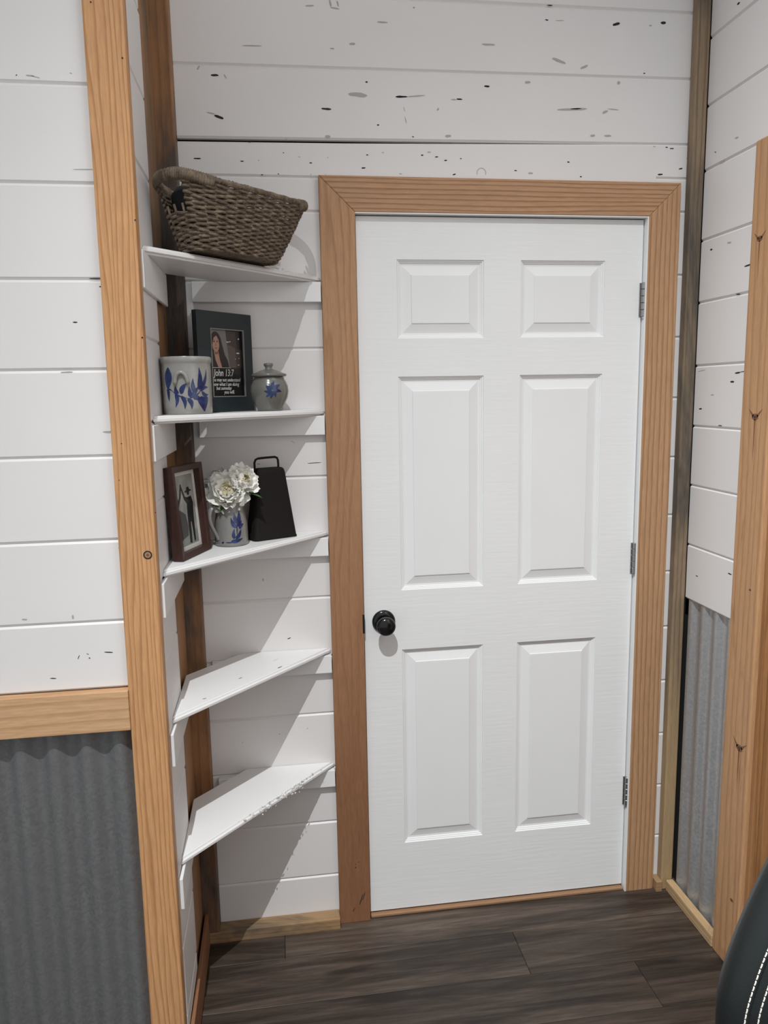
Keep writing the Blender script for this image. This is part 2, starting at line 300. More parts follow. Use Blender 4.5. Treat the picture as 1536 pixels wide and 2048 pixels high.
# --- left wall
mb = MB(); mb.box(-1.9, -0.556, -0.47, -0.45, 0, ROOM_H)
wall_left = struct(mb.build('wall_left', M_DARKGAP), 'white painted board wall above corrugated metal wainscot, left of the post', 'wall')
ZW = [0.972, 1.119, 1.292, 1.465, 1.638, 1.812, 1.990, 2.168, 2.341, 2.514, 2.687, 2.86, 3.03, 3.20, 3.375, 3.55, 3.725, 3.90, 4.075, 4.22, ROOM_H]
for a, b in zip(ZW[:-1], ZW[1:]):
    profile_board(-1.9, -0.552 - 0.0, a, a, b, b, f_left).build('board', M_BOARD_X, wall_left)
marks('knot_marks', LEFT_MARKS, f_left, wall_left)
def corrugated(u0, u1, z0, z1, fn, per=0.0676, amp=0.008, step=0.0676/14, flatten=1.0):
    mb = MB(); n = int((u1-u0)/step)
    cols = []
    for i in range(n+1):
        u = u0+(u1-u0)*i/n; s_ = math.sin(2*PI*u/per)
        d = amp*(1-math.copysign(abs(s_)**flatten, s_)); cols.append((u, d))
    v = [fn(u, d, z) for u, d in cols for z in (z0, z1)]
    mb.add(v, [(2*i, 2*i+2, 2*i+3, 2*i+1) for i in range(n)]); return mb
corrugated(-1.9, -0.560, 0.0, 0.93, lambda u, d, z: (u, -0.489+d, z), amp=0.0088).build('corrugated_sheet', M_METAL, wall_left, smooth='all')
mb = MB(); mb.box(-1.9, -0.5605, -0.512, -0.487, 0.884, 0.972)
trim_1 = struct(mb.build('trim_1', M_RAIL, bev=0.0015), 'pale pine chair rail between white boards and corrugated metal', 'trim')

# --- the post where the left wall turns into the shelf niche
mb = MB()
def px(z, base): return base+(z-2.3)*0.0045
mb.prism([(px(0,-0.5545),-0.508,0),(px(0,-0.4805),-0.508,0),(px(0,-0.4805),-0.470,0),(px(0,-0.5545),-0.470,0)],
         [(px(ROOM_H,-0.5545),-0.508,ROOM_H),(px(ROOM_H,-0.4805),-0.508,ROOM_H),(px(ROOM_H,-0.4805),-0.470,ROOM_H),(px(ROOM_H,-0.5545),-0.470,ROOM_H)])
trim_2 = struct(mb.build('trim_2', M_POST, bev=0.003), 'orange fir post with a dark ringed knot beside the shelves', 'post')
f_post = lambda u, d, z: (u, -0.508+d, z)
marks('nail_holes', POST_MARKS, f_post, trim_2, rings=[(-0.502, 1.261, 0.0090, 0, 360, 0)])
mb = MB(); n = 18
mb.add([(-0.502+0.0062*math.cos(2*PI*i/n), -0.5084, 1.261+0.0062*math.sin(2*PI*i/n)) for i in range(n)], [tuple(range(n))])
mb.add([(-0.502+0.0028*math.cos(2*PI*i/n), -0.5087, 1.261+0.0028*math.sin(2*PI*i/n)) for i in range(n)], [tuple(range(n))], 1)
mb.build('knot', [flat('knot_ring_wood', (0.33,0.19,0.11)), flat('knot_heart', (0.16,0.07,0.03))], trim_2)

# --- niche side wall
mb = MB(); mb.box(-0.55, -0.522, -0.47, 0.06, 0, ROOM_H)
wall_niche = struct(mb.build('wall_niche', M_DARKGAP), 'white board side wall of the shelf niche', 'wall')
ZN = [0.10, 0.152, 0.325, 0.498, 0.666, 0.838, 1.014, 1.188, 1.357, 1.530, 1.704, 1.878, 2.056, 2.228, 2.404, 2.578, 2.751, 2.924, 3.097, 3.27, 3.445, 3.62, 3.795, 3.97, 4.145, ROOM_H]
for i, (a, b) in enumerate(zip(ZN[:-1], ZN[1:])):
    j = (i*37 % 11)*0.0011
    profile_board(-0.469, -0.262+j, a, a, b, b, f_niche).build('board', M_BOARD_Y, wall_niche)
mb = MB(); mb.box(-0.522, -0.495, -0.252, -0.046, 0.0, ROOM_H)
trim_3 = struct(mb.build('trim_3', M_CORNER_SIDE, bev=0.002), 'unpainted brown board on the niche side wall beside the corner', 'trim')
mb = MB(); mb.box(-0.522, -0.4495, -0.045, 0.018, 0.0, ROOM_H)
trim_4 = struct(mb.build('trim_4', M_CORNER, bev=0.003), 'stained brown wooden post in the niche corner behind the shelves', 'post')
mb = MB(); mb.box(-0.488, -0.478, -0.469, -0.0462, 0, 0.10)
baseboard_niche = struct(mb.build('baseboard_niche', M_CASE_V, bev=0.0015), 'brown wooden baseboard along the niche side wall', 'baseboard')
mb = MB(); mb.box(-0.4945, -0.0965, -0.0455, -0.0005, 0, 0.036)
baseboard_back = struct(mb.build('baseboard_back', M_PINE_BASE_X, bev=0.002), 'squat pine baseboard under the shelf niche', 'baseboard')
mb = MB(); mb.box(0.909, 0.929, -0.040, -0.0005, 0, 0.036)
struct(mb.build('baseboard_sliver', M_PINE_BASE_X, bev=0.002), 'short stub of baseboard between door casing and corner strip', 'baseboard')

# --- right wall
mb = MB(); mb.box(1.0, 1.03, -0.41, 0.06, 0, ROOM_H); mb.box(1.0, 1.03, -3.2, -0.41, 2.28, ROOM_H); mb.box(1.0, 1.03, -3.2, -1.27, 0, 2.28)
wall_right = struct(mb.build('wall_right', M_DARKGAP), 'white board wall above corrugated metal beside the side doorway', 'wall')
ZX = [0.958, 1.123, 1.300, 1.472, 1.643, 1.818, 1.986, 2.171, 2.338, 2.510, 2.683, 2.856, 3.03, 3.20, 3.375, 3.55, 3.725, 3.90, 4.075, 4.22, ROOM_H]
for a, b in zip(ZX[:-1], ZX[1:]):
    y0 = -0.345 if b < 2.2 else -3.2
    if a < 2.171 and b >= 2.2: y0 = -3.2
    profile_board(y0, -0.031, a, a, b, b, f_right).build('board', M_BOARD_Y, wall_right)
marks('knot_marks', RIGHT_MARKS, f_right, wall_right)
corrugated(-0.35, -0.047, 0.0, 0.99, lambda u, d, z: (0.9705+d, u, z), amp=0.0065, flatten=0.6).build('corrugated_sheet', M_METAL_R, wall_right, smooth='all')
mb = MB(); mb.box(0.929, 0.967, -0.031, -0.0005, 0, ROOM_H)
trim_5 = struct(mb.build('trim_5', M_GREYWOOD, bev=0.004), 'grey brown weathered corner strip right of the door', 'trim')
mb = MB(); mb.box(0.944, 0.9675, -0.291, -0.033, 0, 0.036)
baseboard_right = struct(mb.build('baseboard_right', M_PINE_BASE_Y, bev=0.0025), 'pale pine baseboard with dark streaks below the right corrugated metal', 'baseboard')

# --- side doorway in the right wall
mb = MB(); mb.prism([(0.945,-0.293,0),(0.945,-0.404,0),(0.968,-0.404,0),(0.968,-0.293,0)], [(0.945,-0.293,2.168),(0.945,-0.404,2.168),(0.968,-0.404,2.168),(0.968,-0.293,2.168)])
trim_6 = struct(mb.build('trim_6', M_JAMB_Y, bev=0.004), 'knotty pine casing upright of the side doorway', 'trim')
M_KNOT = flat('brown_knot', (0.20,0.085,0.04), 0.6); M_KNOT_D = flat('dark_knot_heart', (0.07,0.03,0.015), 0.6)
f_case = lambda u, d, z: (0.945+d, u, z)
for ky, kz, kr in ((-0.352, 1.508, 0.011), (-0.366, 0.643, 0.012), (-0.372, 0.206, 0.006), (-0.330, 1.935, 0.009), (-0.372, 1.073, 0.004)):
    mb = MB(); n = 16
    mb.add([f_case(ky+kr*1.15*math.cos(2*PI*i/n)*(1+0.15*math.sin(3*i)), -0.0004, kz+kr*0.75*math.sin(2*PI*i/n)) for i in range(n)], [tuple(range(n))], 0)
    mb.add([f_case(ky+kr*0.5*math.cos(2*PI*i/n), -0.0007, kz+kr*0.35*math.sin(2*PI*i/n)) for i in range(n)], [tuple(range(n))], 1)
    if kr > 0.008:
        mb.add([f_case(ky+kr*2.6, -0.0004, kz+kr*1.9), f_case(ky+kr*0.8, -0.0004, kz-kr*0.2), f_case(ky+kr*0.5, -0.0004, kz+kr*0.5)], [(0,1,2)], 0)
        mb.add([f_case(ky-kr*2.6, -0.0004, kz+kr*1.9), f_case(ky-kr*0.8, -0.0004, kz-kr*0.2), f_case(ky-kr*0.5, -0.0004, kz+kr*0.5)], [(0,1,2)], 0)
        mb.add([f_case(ky+kr*0.3, -0.0004, kz-kr*0.5), f_case(ky+kr*0.1, -0.0004, kz-kr*11), f_case(ky-kr*0.2, -0.0004, kz-kr*0.5)], [(0,1,2)], 0)
    mb.build('knot', [M_KNOT, M_KNOT_D], trim_6)
mb = MB(); mb.box(0.958, 0.976, -0.420, -0.4045, 0, 2.168)
trim_7 = struct(mb.build('trim_7', M_JAMB_X, bev=0.002), 'narrow dark pine strip behind the side doorway casing', 'trim')
mb = MB(); mb.box(0.977, 1.14, -0.436, -0.4105, 0, 2.168)
trim_8 = struct(mb.build('trim_8', M_JAMB_X, bev=0.002), 'brown pine jamb of the side doorway', 'trim')
mb = MB(); mb.box(0.945, 0.968, -1.38, -0.405, 2.08, 2.168)
struct(mb.build('trim_9', M_JAMB_Y, bev=0.003), 'pine head casing over the side doorway', 'trim')
mb = MB(); mb.box(0.945, 0.968, -1.38, -1.27, 0, 2.079)
struct(mb.build('trim_10', M_JAMB_Y, bev=0.003), 'pine casing upright on the far side of the side doorway', 'trim')
mb = MB(); mb.box(1.10, 1.135, -1.27, -0.437, 0.01, 2.168)
struct(mb.build('doorway_light_block', M_JAMB_X, bev=0.002), 'plain brown slab added unseen in the side doorway to block light', 'door')  # unseen slab, added to stop world light leaking through the opening
mb = MB(); mb.box(0.968, 0.999, -3.2, -1.381, 0, 2.17)
struct(mb.build('wall_right_front', M_BOARD_Y), 'white wall beyond the side doorway', 'wall')

# --- floor planks
mb = MB(); mb.box(-1.9, 1.2, -3.2, 0.11, -0.06, -0.012)
floor = struct(mb.build('floor', M_DARKGAP), 'dark grey brown wood look plank floor', 'floor')
PW = 0.1655
def plank(x0, x1, y0, y1):
    g = 0.0006; mb = MB(); mb.box(x0+g, x1-g, y0+g, y1-g, -0.012, 0.0)
    mb.build('plank', M_FLOOR, floor, bev=0.0006, bseg=1)
rows = [(0.03, -0.137), (-0.137, -0.305), (-0.305, -0.468)]
while rows[-1][1] > -3.1: rows.append((rows[-1][1], rows[-1][1]-PW))
first = [-0.262, 0.405, 0.705, -0.1, 0.31]
for i, (yb, ya) in enumerate(rows):
    j = first[i] if i < len(first) else random.uniform(-0.5, 0.7)
    xs = [j]
    while xs[0] > -1.9: xs.insert(0, xs[0]-1.21)
    while xs[-1] < 1.1: xs.append(xs[-1]+1.21)
    xs[0] = -1.9; xs[-1] = 1.1
    for a, b in zip(xs[:-1], xs[1:]):
        if b-a > 0.02: plank(a, b, ya, yb)

# ================================================================== DOOR
door = struct(empty('door_1', (DW/2, 0, 0)), 'white six panel door with black knob', 'door')
def dpart(mb, name, mat, parent=door, **kw):
    off = Vector((DW/2, 0, 0))
    p = parent
    q = Vector((0,0,0)); mb.v = [tuple(Vector(v)-off) for v in mb.v]
    return mb.build(name, mat, p, **kw)
PC = [(0.109, 0.351), (0.456, 0.700)]; PR = [(0.232, 0.843), (1.021, 1.626), (1.729, 1.937)]
xs = [0, 0.109, 0.351, 0.456, 0.700, DW]; zs = [DZ0, 0.232, 0.843, 1.021, 1.626, 1.729, 1.937, DT]
mb = MB()
for i in range(5):
    for j in range(7):
        if i in (1, 3) and j in (1, 3, 5): continue
        mb.add([(xs[i],0,zs[j]),(xs[i+1],0,zs[j]),(xs[i+1],0,zs[j+1]),(xs[i],0,zs[j+1])], [(0,1,2,3)])
mb.add([(0,0,DZ0),(DW,0,DZ0),(DW,0.035,DZ0),(0,0.035,DZ0)], [(0,1,2,3)]); mb.add([(0,0,DT),(DW,0,DT),(DW,0.035,DT),(0,0.035,DT)], [(0,1,2,3)])
mb.add([(0,0,DZ0),(0,0,DT),(0,0.035,DT),(0,0.035,DZ0)], [(0,1,2,3)]); mb.add([(DW,0,DZ0),(DW,0,DT),(DW,0.035,DT),(DW,0.035,DZ0)], [(0,1,2,3)])
mb.add([(0,0.035,DZ0),(DW,0.035,DZ0),(DW,0.035,DT),(0,0.035,DT)], [(0,1,2,3)])
dpart(mb, 'slab', M_DOOR)
PROF = [(0,0),(0.0012,0.0032),(0.0042,0.0036),(0.0052,0.0064),(0.0082,0.0068),(0.0094,0.0094),(0.0150,0.0098),(0.0390,0.0036),(0.0402,0.0016),(0.0425,0.0014)]
for (x0, x1) in PC:
    for (z0, z1) in PR:
        mb = MB(); v = []
        for ins, d in PROF: v += [(x0+ins,d,z0+ins),(x1-ins,d,z0+ins),(x1-ins,d,z1-ins),(x0+ins,d,z1-ins)]
        fs = [(4*k+i, 4*k+(i+1)%4, 4*k+4+(i+1)%4, 4*k+4+i) for k in range(len(PROF)-1) for i in range(4)]
        e = 4*(len(PROF)-1); fs.append((e, e+1, e+2, e+3)); mb.add(v, fs); dpart(mb, 'panel', M_DOORV)
# jamb lining
mb = MB(); mb.box(DW+0.0028, DW+0.0062, -0.019, 0.061, 0, DT+0.0065); mb.box(-0.0028, DW+0.0028, -0.0185, 0.061, DT+0.0032, DT+0.0062); mb.box(-0.0270, -0.0030, 0.0005, 0.061, 0, DT+0.0065)
dpart(mb, 'jamb', M_DOORV)
# knob
KX, KZ = 0.056, 0.932
def lathe_y(prof, c, n=36):
    mb = MB(); mb.lathe(prof, n); mb.xf(Matrix.Translation(c) @ Matrix.Rotation(PI/2, 4, 'X')); return mb
knob = dpart(lathe_y([(0.0105,0.0),(0.0115,0.030),(0.018,0.036),(0.0245,0.041),(0.0270,0.048),(0.0270,0.054),(0.0245,0.060),(0.017,0.063),(0.006,0.0645)], (KX,0,KZ)), 'knob', M_KNOB, smooth=50)
dpart(lathe_y([(0.0335,0.0),(0.0335,0.004),(0.030,0.008),(0.0245,0.0095),(0.023,0.013),(0.016,0.014)], (KX,0,KZ)), 'rosette', M_KNOB, parent=knob, smooth=50)
mb = MB(); mb.box(-0.0075, -0.0009, -0.0216, 0.002, 0.905, 0.962); dpart(mb, 'strike_plate', M_KNOB, bev=0.002)
for zc in (1.831, 1.083, 0.338):
    mb = MB()
    mb.box(DW-0.0065, DW+0.0012, -0.0035, 0.001, zc-0.046, zc+0.046)
    h = dpart(mb, 'hinge', M_STEEL)
    for k in range(5):
        b = MB(); a0 = zc-0.047+k*0.0188+0.0004
        b.lathe([(0.0055,0),(0.0066,0.001),(0.0066,0.017),(0.0055,0.018)], 18, (DW+0.003,-0.0085,a0)); dpart(b, 'knuckle', M_STEEL, parent=h, smooth=40)
    b = MB(); b.lathe([(0.002,-0.0075),(0.0052,-0.006),(0.0045,-0.0005)], 14, (DW+0.003,-0.0085,zc-0.047)); dpart(b, 'pin_tip', M_STEEL, parent=h, smooth=40)
# casing
CW = 0.0928; ci, co_ = -0.003, -0.003-CW; ri, ro = DW+0.0066, DW+0.004+CW; ti, to = DT+0.0064, DT+0.003+CW
def casing(name, poly, mat, label):
    mb = MB(); mb.prism([(x,-0.0205,z) for x, z in poly], [(x,-0.0004,z) for x, z in poly])
    return struct(mb.build(name, mat, bev=0.0016), label, 'door casing')
g = 0.0004
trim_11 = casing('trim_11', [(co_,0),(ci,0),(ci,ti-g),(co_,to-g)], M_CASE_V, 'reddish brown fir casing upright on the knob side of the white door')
casing('trim_12', [(ri,0),(ro,0),(ro,to-g),(ri,ti-g)], M_CASE_R, 'straight grained tan fir casing upright on the hinge side of the white door')
casing('trim_13', [(co_,to),(ci,ti),(ri,ti),(ro,to)], M_CASE_H, 'mitred fir head casing across the top of the white door')
mb = MB(); mb.box(0.0, DW, -0.012, 0.05, 0.0004, 0.009)
struct(mb.build('trim_14', wood('threshold_wood', (0.34,0.20,0.115), (0.2,0.1,0.05), 'X', 'Z', 30, 3, 0.4), bev=0.002), 'worn wooden threshold strip under the white door', 'threshold')
marks('gouges', [(-0.036,0.056,-0.024,0.092,3.5,0),(-0.026,0.070,-0.018,0.098,3.0,0),(-0.056,0.036,-0.050,0.050,2.5,0),(-0.046,0.178,-0.043,0.183,4.0,0),(-0.046,0.190,-0.044,0.193,3.0,0),(-0.036,0.196,-0.034,0.199,3.0,0)], lambda u, d, z: (u, -0.0205+d, z), trim_11)

# ================================================================== SHELVES
SH = [1.893, 1.542, 1.205, 0.863, 0.514]
SL = ['topmost white corner shelf, holding the wicker basket', 'white corner shelf carrying the blue crock and lidded jar', 'white corner shelf carrying the mug of flowers and cowbell',
      'empty white corner shelf with small dark knot holes', 'lowest empty white corner shelf with a chipped splintered front edge']
FA = Vector((-0.4875, -0.4195)); FB = Vector((-0.0975, -0.0008))     # front edge
fd = (FB-FA).normalized(); fnn = Vector((-fd.y, fd.x))              # towards the corner
def clip_line(off):
    p = FA+fnn*off
    a = p+fd*((-0.4875-p.x)/fd.x); b = p+fd*((-0.0008-p.y)/fd.y); return a, b
def make_shelf(zt, label, marks_=None, chips=False):
    root = empty('corner_shelf', (-0.3, -0.15, zt-0.017)); tag(root, label, 'shelf', 'white corner shelves in the niche')
    T = 0.017; O = Vector((-0.3, -0.15, zt-T))
    mb = MB()
    p0, p1 = clip_line(0.0); q0, q1 = clip_line(0.0075); b0, b1 = clip_line(0.186)
    def pr(a, b, c, d, z0, z1): mb.prism([(v.x-O.x, v.y-O.y, z0) for v in (a, b, c, d)], [(v.x-O.x, v.y-O.y, z1) for v in (a, b, c, d)])
    pr(q0, q1, b1, b0, 0, T)
    n0, n1 = clip_line(0.0072)
    pr(p0, p1, q1, q0, 0.0045, 0.0125)
    mb.build('plank', M_SHELF, root, bev=0.0012, bseg=1)
    mb = MB(); mb.box(-0.4878-O.x, -0.4798-O.x, -0.466-O.y, -0.125-O.y, -0.076, -0.0004); mb.build('side_cleat', M_SHELF, root, bev=0.0015)
    mb = MB(); mb.box(-0.432-O.x, -0.098-O.x, -0.0195-O.y, -0.0005-O.y, -0.052, -0.0004); mb.build('back_cleat', M_SHELF, root, bev=0.0015)
    if marks_:
        marks('knot_marks', marks_, lambda u, d, z: (u-O.x, z-O.y, T-d), root)
    if chips:
        mb = MB(); rr = random.Random(3)
        for i in range(150):
            t = min(max(rr.gauss(0.62, 0.13), 0.3), 0.9); p = FA+(FB-FA)*t+fnn*abs(rr.gauss(0, 0.008))*(1 if rr.random() < 0.8 else -0.3)
            L = rr.uniform(0.003, 0.011); a = math.atan2(fd.y, fd.x)+rr.gauss(0, 0.35); z = T+rr.uniform(-0.004, 0.0008) if rr.random() < 0.7 else rr.uniform(-0.002, 0.01)
            dx = Vector((math.cos(a), math.sin(a))); nx = Vector((-dx.y, dx.x))*rr.uniform(0.0006, 0.0022)
            c = [p-dx*L/2, p+nx, p+dx*L/2, p-nx]
            mb.prism([(v.x-O.x, v.y-O.y, z-0.0012) for v in c], [(v.x*0.7+p.x*0.3-O.x, v.y*0.7+p.y*0.3-O.y, z+rr.uniform(0.0005, 0.002)) for v in c], 0 if rr.random() < 0.72 else 1)
        o = mb.build('splinters', [M_SHELF, M_GREYMARK], root); o['kind'] = 'stuff'
    return root
for i, (z, l) in enumerate(zip(SH, SL)):
    make_shelf(z, l, SH_MARKS if i == 3 else None, i == 4)

# ================================================================== WICKER BASKET
def wicker():
    t = NT('seagrass'); co = t.coords(rand=False); a = t.noise(co, 55, 4, 0.65); b_ = t.noise(co, 400, 3, 0.6)
    c = t.ramp(a, [(0.28, (0.060,0.040,0.026)), (0.5, (0.135,0.098,0.066)), (0.72, (0.235,0.185,0.128))])
    c = t.mix(1.0, c, t.ramp(b_, [(0.3, 0.65), (0.7, 1.25)]), 'MULTIPLY'); t.l(c, t.b.inputs['Base Color'])
    t.set(Roughness=0.75); t.bump(b_, 0.5, 0.002); return t.mat
M_WICK = wicker()
BZ = SH[0]+0.0035
basket = tag(empty('wicker_basket', (-0.302, -0.214, BZ), math.radians(45)), 'brown woven seagrass basket with handle holes on the top shelf', 'basket')
BH = 0.139
def b_pt(th, h, grow=0.0):
    k = h**0.9
    a = 0.122+(0.198-0.122)*k+grow; b = 0.056+(0.088-0.056)*k+grow; e = 2/2.9
    lift = 0.018*abs(math.cos(th))**3*h
    return Vector((-0.022*(1-k)+a*math.copysign(abs(math.cos(th))**e, math.cos(th)), b*math.copysign(abs(math.sin(th))**e, math.sin(th)), h*BH+lift))
def even_angles(n, h):
    # angles at even arc length round the superellipse
    A = [2*PI*i/2000 for i in range(2001)]; P = [b_pt(a, h) for a in A]; L = [0]
    for i in range(2000): L.append(L[-1]+(P[i+1]-P[i]).length)
    out = []; j = 0
    for k in range(n):
        s = L[-1]*k/n
        while L[j+1] < s: j += 1
        out.append(A[j]+(A[j+1]-A[j])*(s-L[j])/max(1e-9, L[j+1]-L[j]))
    return out
NST = 34; NS = NST*8; NROW = 27
ANG = even_angles(NS, 0.8)
rw = random.Random(11)
mb = MB()
def in_hole(th, h): return (abs(math.sin(th)) < 0.80 and abs(b_pt(th, 0.8).y) < 0.036 and abs(math.cos(th)) > 0.4) and 0.52 < h < 0.88
for r_ in range(NROW):
    h = 0.02+0.93*r_/(NROW-1); run = []
    ph = rw.uniform(-0.5, 0.5)
    def flush(closed):
        if len(run) > 3: mb.tube(run, lambda t: (0.0034+0.0006*math.sin(t*97+ph*9), 0.0036), 6, closed=closed)
    broken = any(in_hole(t, h) for t in ANG)
    order = list(range(NS))
    if broken:
        st = next(i for i in range(NS) if in_hole(ANG[i], h) and not in_hole(ANG[(i+1) % NS], h)); order = [(st+1+i) % NS for i in range(NS)]
    for i in order:
        th = ANG[i]
        if broken and in_hole(th, h): flush(False); run = []; continue
        wv = math.sin(PI*i/8.0+PI*(r_ % 2)+0.25*ph)
        p = b_pt(th, h, 0.0026*wv); p.z += 0.0011*math.sin(i*0.37+r_*2.1)+rw.uniform(-0.0006, 0.0006); run.append(p)
    flush(not broken)
mb.build('woven_wall', M_WICK, basket, smooth='all')
mb = MB()
for k in range(NST):
    th = ANG[k*8]; mb.tube([b_pt(th, h, 0.0) for h in (0.0, 0.2, 0.4, 0.6)]+([b_pt(th, 0.8), b_pt(th, 0.97)] if not in_hole(th, 0.7) else []), 0.0028, 5)
mb.build('stakes', M_WICK, basket, smooth='all')
mb = MB(); N = 300; A2 = even_angles(N, 1.0)
pts = []
for i, th in enumerate(A2): p = b_pt(th, 0.985); p.z += 0.0009*math.sin(i*1.9); pts.append(p)
mb.tube(pts, lambda t: 0.0062+0.0010*math.sin(t*N*2.4), 8, closed=True)
mb.build('rim', M_WICK, basket, smooth='all')
for sg in (0, PI):      # wrapped handles over the two holes
    mb = MB(); cpts = []
    ths = [a for a in (sg-0.98+1.96*i/40 for i in range(41))]
    for i, th in enumerate(ths): p = b_pt(th, 0.955); cpts.append(p)
    dense = []
    for i in range(40):
        for q in range(5): dense.append(cpts[i].lerp(cpts[i+1], q/5))
    mb.tube(dense, lambda t: (0.0092+0.0009*math.sin(t*PI*80), 0.0125+0.0009*math.sin(t*PI*80)), 10); mb.build('handle', M_WICK, basket, smooth='all')
mb = MB(); mb.add([b_pt(a, 0.02) for a in even_angles(48, 0.02)], [tuple(range(48))])
mb.build('base', M_WICK, basket)
# dark cloth lying in it
mb = MB(); n = 36; rg = 9
R0 = Matrix.Translation((-0.302, -0.214, BZ)) @ Matrix.Rotation(math.radians(45), 4, 'Z')
for j in range(rg+1):
    hh = [0.06, 0.2, 0.4, 0.6, 0.78, 0.86, 0.88, 0.88, 0.88, 0.87][j]; sc = [0.80, 0.88, 0.90, 0.90, 0.88, 0.80, 0.65, 0.45, 0.25, 0.05][j]
    for i in range(n):
        th = 2*PI*i/n; q = b_pt(th, hh); x = q.x*sc
        x = x if x < 0 else x*0.12
        z = q.z*(1.0 if j < 3 else 1.0-1.2*max(0.0, x+0.05)/0.19)+0.003*math.sin(3*th+j)
        mb.v.append((x, q.y*sc, z))
for j in range(rg):
    for i in range(n): mb.f.append((j*n+i, j*n+(i+1)%n, (j+1)*n+(i+1)%n, (j+1)*n+i)); mb.m.append(0)
mb.f.append(tuple(range(n))); mb.m.append(0); mb.f.append(tuple(rg*n+i for i in range(n))); mb.m.append(0)
cl = mb.build('folded_cloth', flat('black_cloth', (0.008,0.010,0.016), 0.85), None, smooth='all')
cl.matrix_world = R0
tag(cl, 'black cloth seen through the handle hole of the seagrass basket', 'cloth')

# ================================================================== STONEWARE
def glaze(name, c, rough=0.22):
    t = NT(name); co = t.coords(rand=False); a = t.noise(co, 35, 4, 0.6); b_ = t.noise(co, 320, 2)
    col = t.mix(a, tuple(x*0.88 for x in c), tuple(x*1.1 for x in c)); col = t.mix(1.0, col, t.ramp(b_, [(0.3, 0.93), (0.7, 1.04)]), 'MULTIPLY')
    t.l(col, t.b.inputs['Base Color']); t.set(Roughness=rough, Specular_IOR_Level=0.5, Coat_Weight=0.3, Coat_Roughness=0.12); return t.mat
M_STONE = glaze('grey_stoneware', (0.29,0.287,0.27)); M_STONE2 = glaze('olive_grey_stoneware', (0.15,0.147,0.132)); M_STONE3 = glaze('mid_grey_stoneware', (0.205,0.2,0.19))
def cobalt():
    t = NT('cobalt_brushwork'); a = t.noise(t.coords(rand=False), 90, 3, 0.6)
    c = t.ramp(a, [(0.3, (0.005,0.010,0.05)), (0.55, (0.010,0.026,0.11)), (0.78, (0.03,0.07,0.18))]); t.l(c, t.b.inputs['Base Color'])
    t.set(Roughness=0.25, Coat_Weight=0.3); return t.mat
M_COB = cobalt()
def rad_at(prof, z):
    for (r0, z0), (r1, z1) in zip(prof[:-1], prof[1:]):
        if z0 <= z <= z1 and z1 > z0: return r0+(r1-r0)*(z-z0)/(z1-z0)
    return prof[-1][0]
def brush(mb, prof, a0, z0, a1, z1, w, bend=0.0, shape=0.6):
    """A leaf shaped brush stroke from (angle,z) to (angle,z), laid on a surface of revolution (angles in metres of arc)."""
    N = 9; K = 5; V = []
    R = max(p[0] for p in prof); d = Vector((a1-a0, z1-z0)); n = Vector((-d.y, d.x)).normalized()
    for i in range(N):
        t = i/(N-1); p = Vector((a0, z0))+d*t+n*bend*math.sin(PI*t)
        hw = w*0.5*max(0.06, math.sin(PI*min(1, t**shape)))**0.8
        for k in range(K):
            q = p+n*hw*(2*k/(K-1)-1); rr = rad_at(prof, q.y)+0.0004; th = q.x/R; V.append((rr*math.cos(th), rr*math.sin(th), q.y))
    mb.add(V, [(i*K+k, i*K+k+1, (i+1)*K+k+1, (i+1)*K+k) for i in range(N-1) for k in range(K-1)])

# --- open crock
CR = (-0.4295, -0.268, SH[1]+0.0005)
prof = [(0.052,0.0),(0.0545,0.003),(0.0552,0.02),(0.0555,0.10),(0.0550,0.112),(0.0560,0.1155),(0.0575,0.119),(0.0577,0.125),(0.0560,0.1292),(0.0525,0.1296),(0.0500,0.127),(0.0490,0.115),(0.0485,0.02),(0.046,0.012),(0.001,0.011)]
crock = tag(empty('stoneware_crock', CR, 0), 'open grey stoneware crock painted with blue leaves beside the teal frame', 'crock')
mb = MB(); mb.lathe(prof, 64); mb.build('body', M_STONE, crock, smooth=50)
# direction to the room: angle of the view
va = math.atan2(-2.0963-CR[1], -0.2303-CR[0])
mb = MB(); R = 0.0555
lug = []
for i in range(15):
    t = PI*i/14; th = va+(-0.012+(-0.0135)*math.cos(t))/R; z = 0.068+0.026*math.sin(t)
    rr = R+0.0035+0.002*math.sin(t); lug.append((rr*math.cos(th), rr*math.sin(th), z))
mb.tube(lug, 0.0046, 8); mb.build('lug_handle', M_STONE, crock, smooth='all')
mb = MB(); V0 = va*0.0577
def cb(a0, z0, a1, z1, w, bend=0, shape=0.6): brush(mb, prof[:10], V0+a0, z0, V0+a1, z1, w, bend, shape)
cb(-0.056,0.055,-0.034,0.050,0.004,0.004); cb(-0.036,0.052,0.004,0.036,0.0035,-0.004); cb(0.002,0.036,0.034,0.056,0.0035,-0.004)
cb(-0.046,0.105,-0.050,0.056,0.024,0,0.9); cb(-0.050,0.060,-0.048,0.030,0.010)
cb(-0.022,0.046,-0.028,0.064,0.010,0.003); cb(-0.016,0.046,0.000,0.070,0.012,0.003); cb(0.006,0.038,0.004,0.062,0.010); cb(0.010,0.040,0.026,0.062,0.010)
cb(-0.028,0.048,-0.030,0.016,0.010,0.004); cb(-0.014,0.042,-0.008,0.012,0.010,0.004); cb(0.000,0.036,0.008,0.012,0.011,0.004); cb(0.012,0.038,0.034,0.026,0.011,0.004)
cb(0.018,0.046,0.014,0.080,0.011,0.003); cb(0.028,0.054,0.030,0.104,0.013,-0.003); cb(0.034,0.058,0.052,0.100,0.010,-0.004); cb(0.030,0.052,0.056,0.060,0.009,0.004)
cb(0.034,0.050,0.056,0.044,0.009,-0.004); cb(0.032,0.040,0.040,0.006,0.022,0,0.45); cb(0.048,0.042,0.041,0.006,0.016,0,0.45)
mb.build('painted_leaves', M_COB, crock)

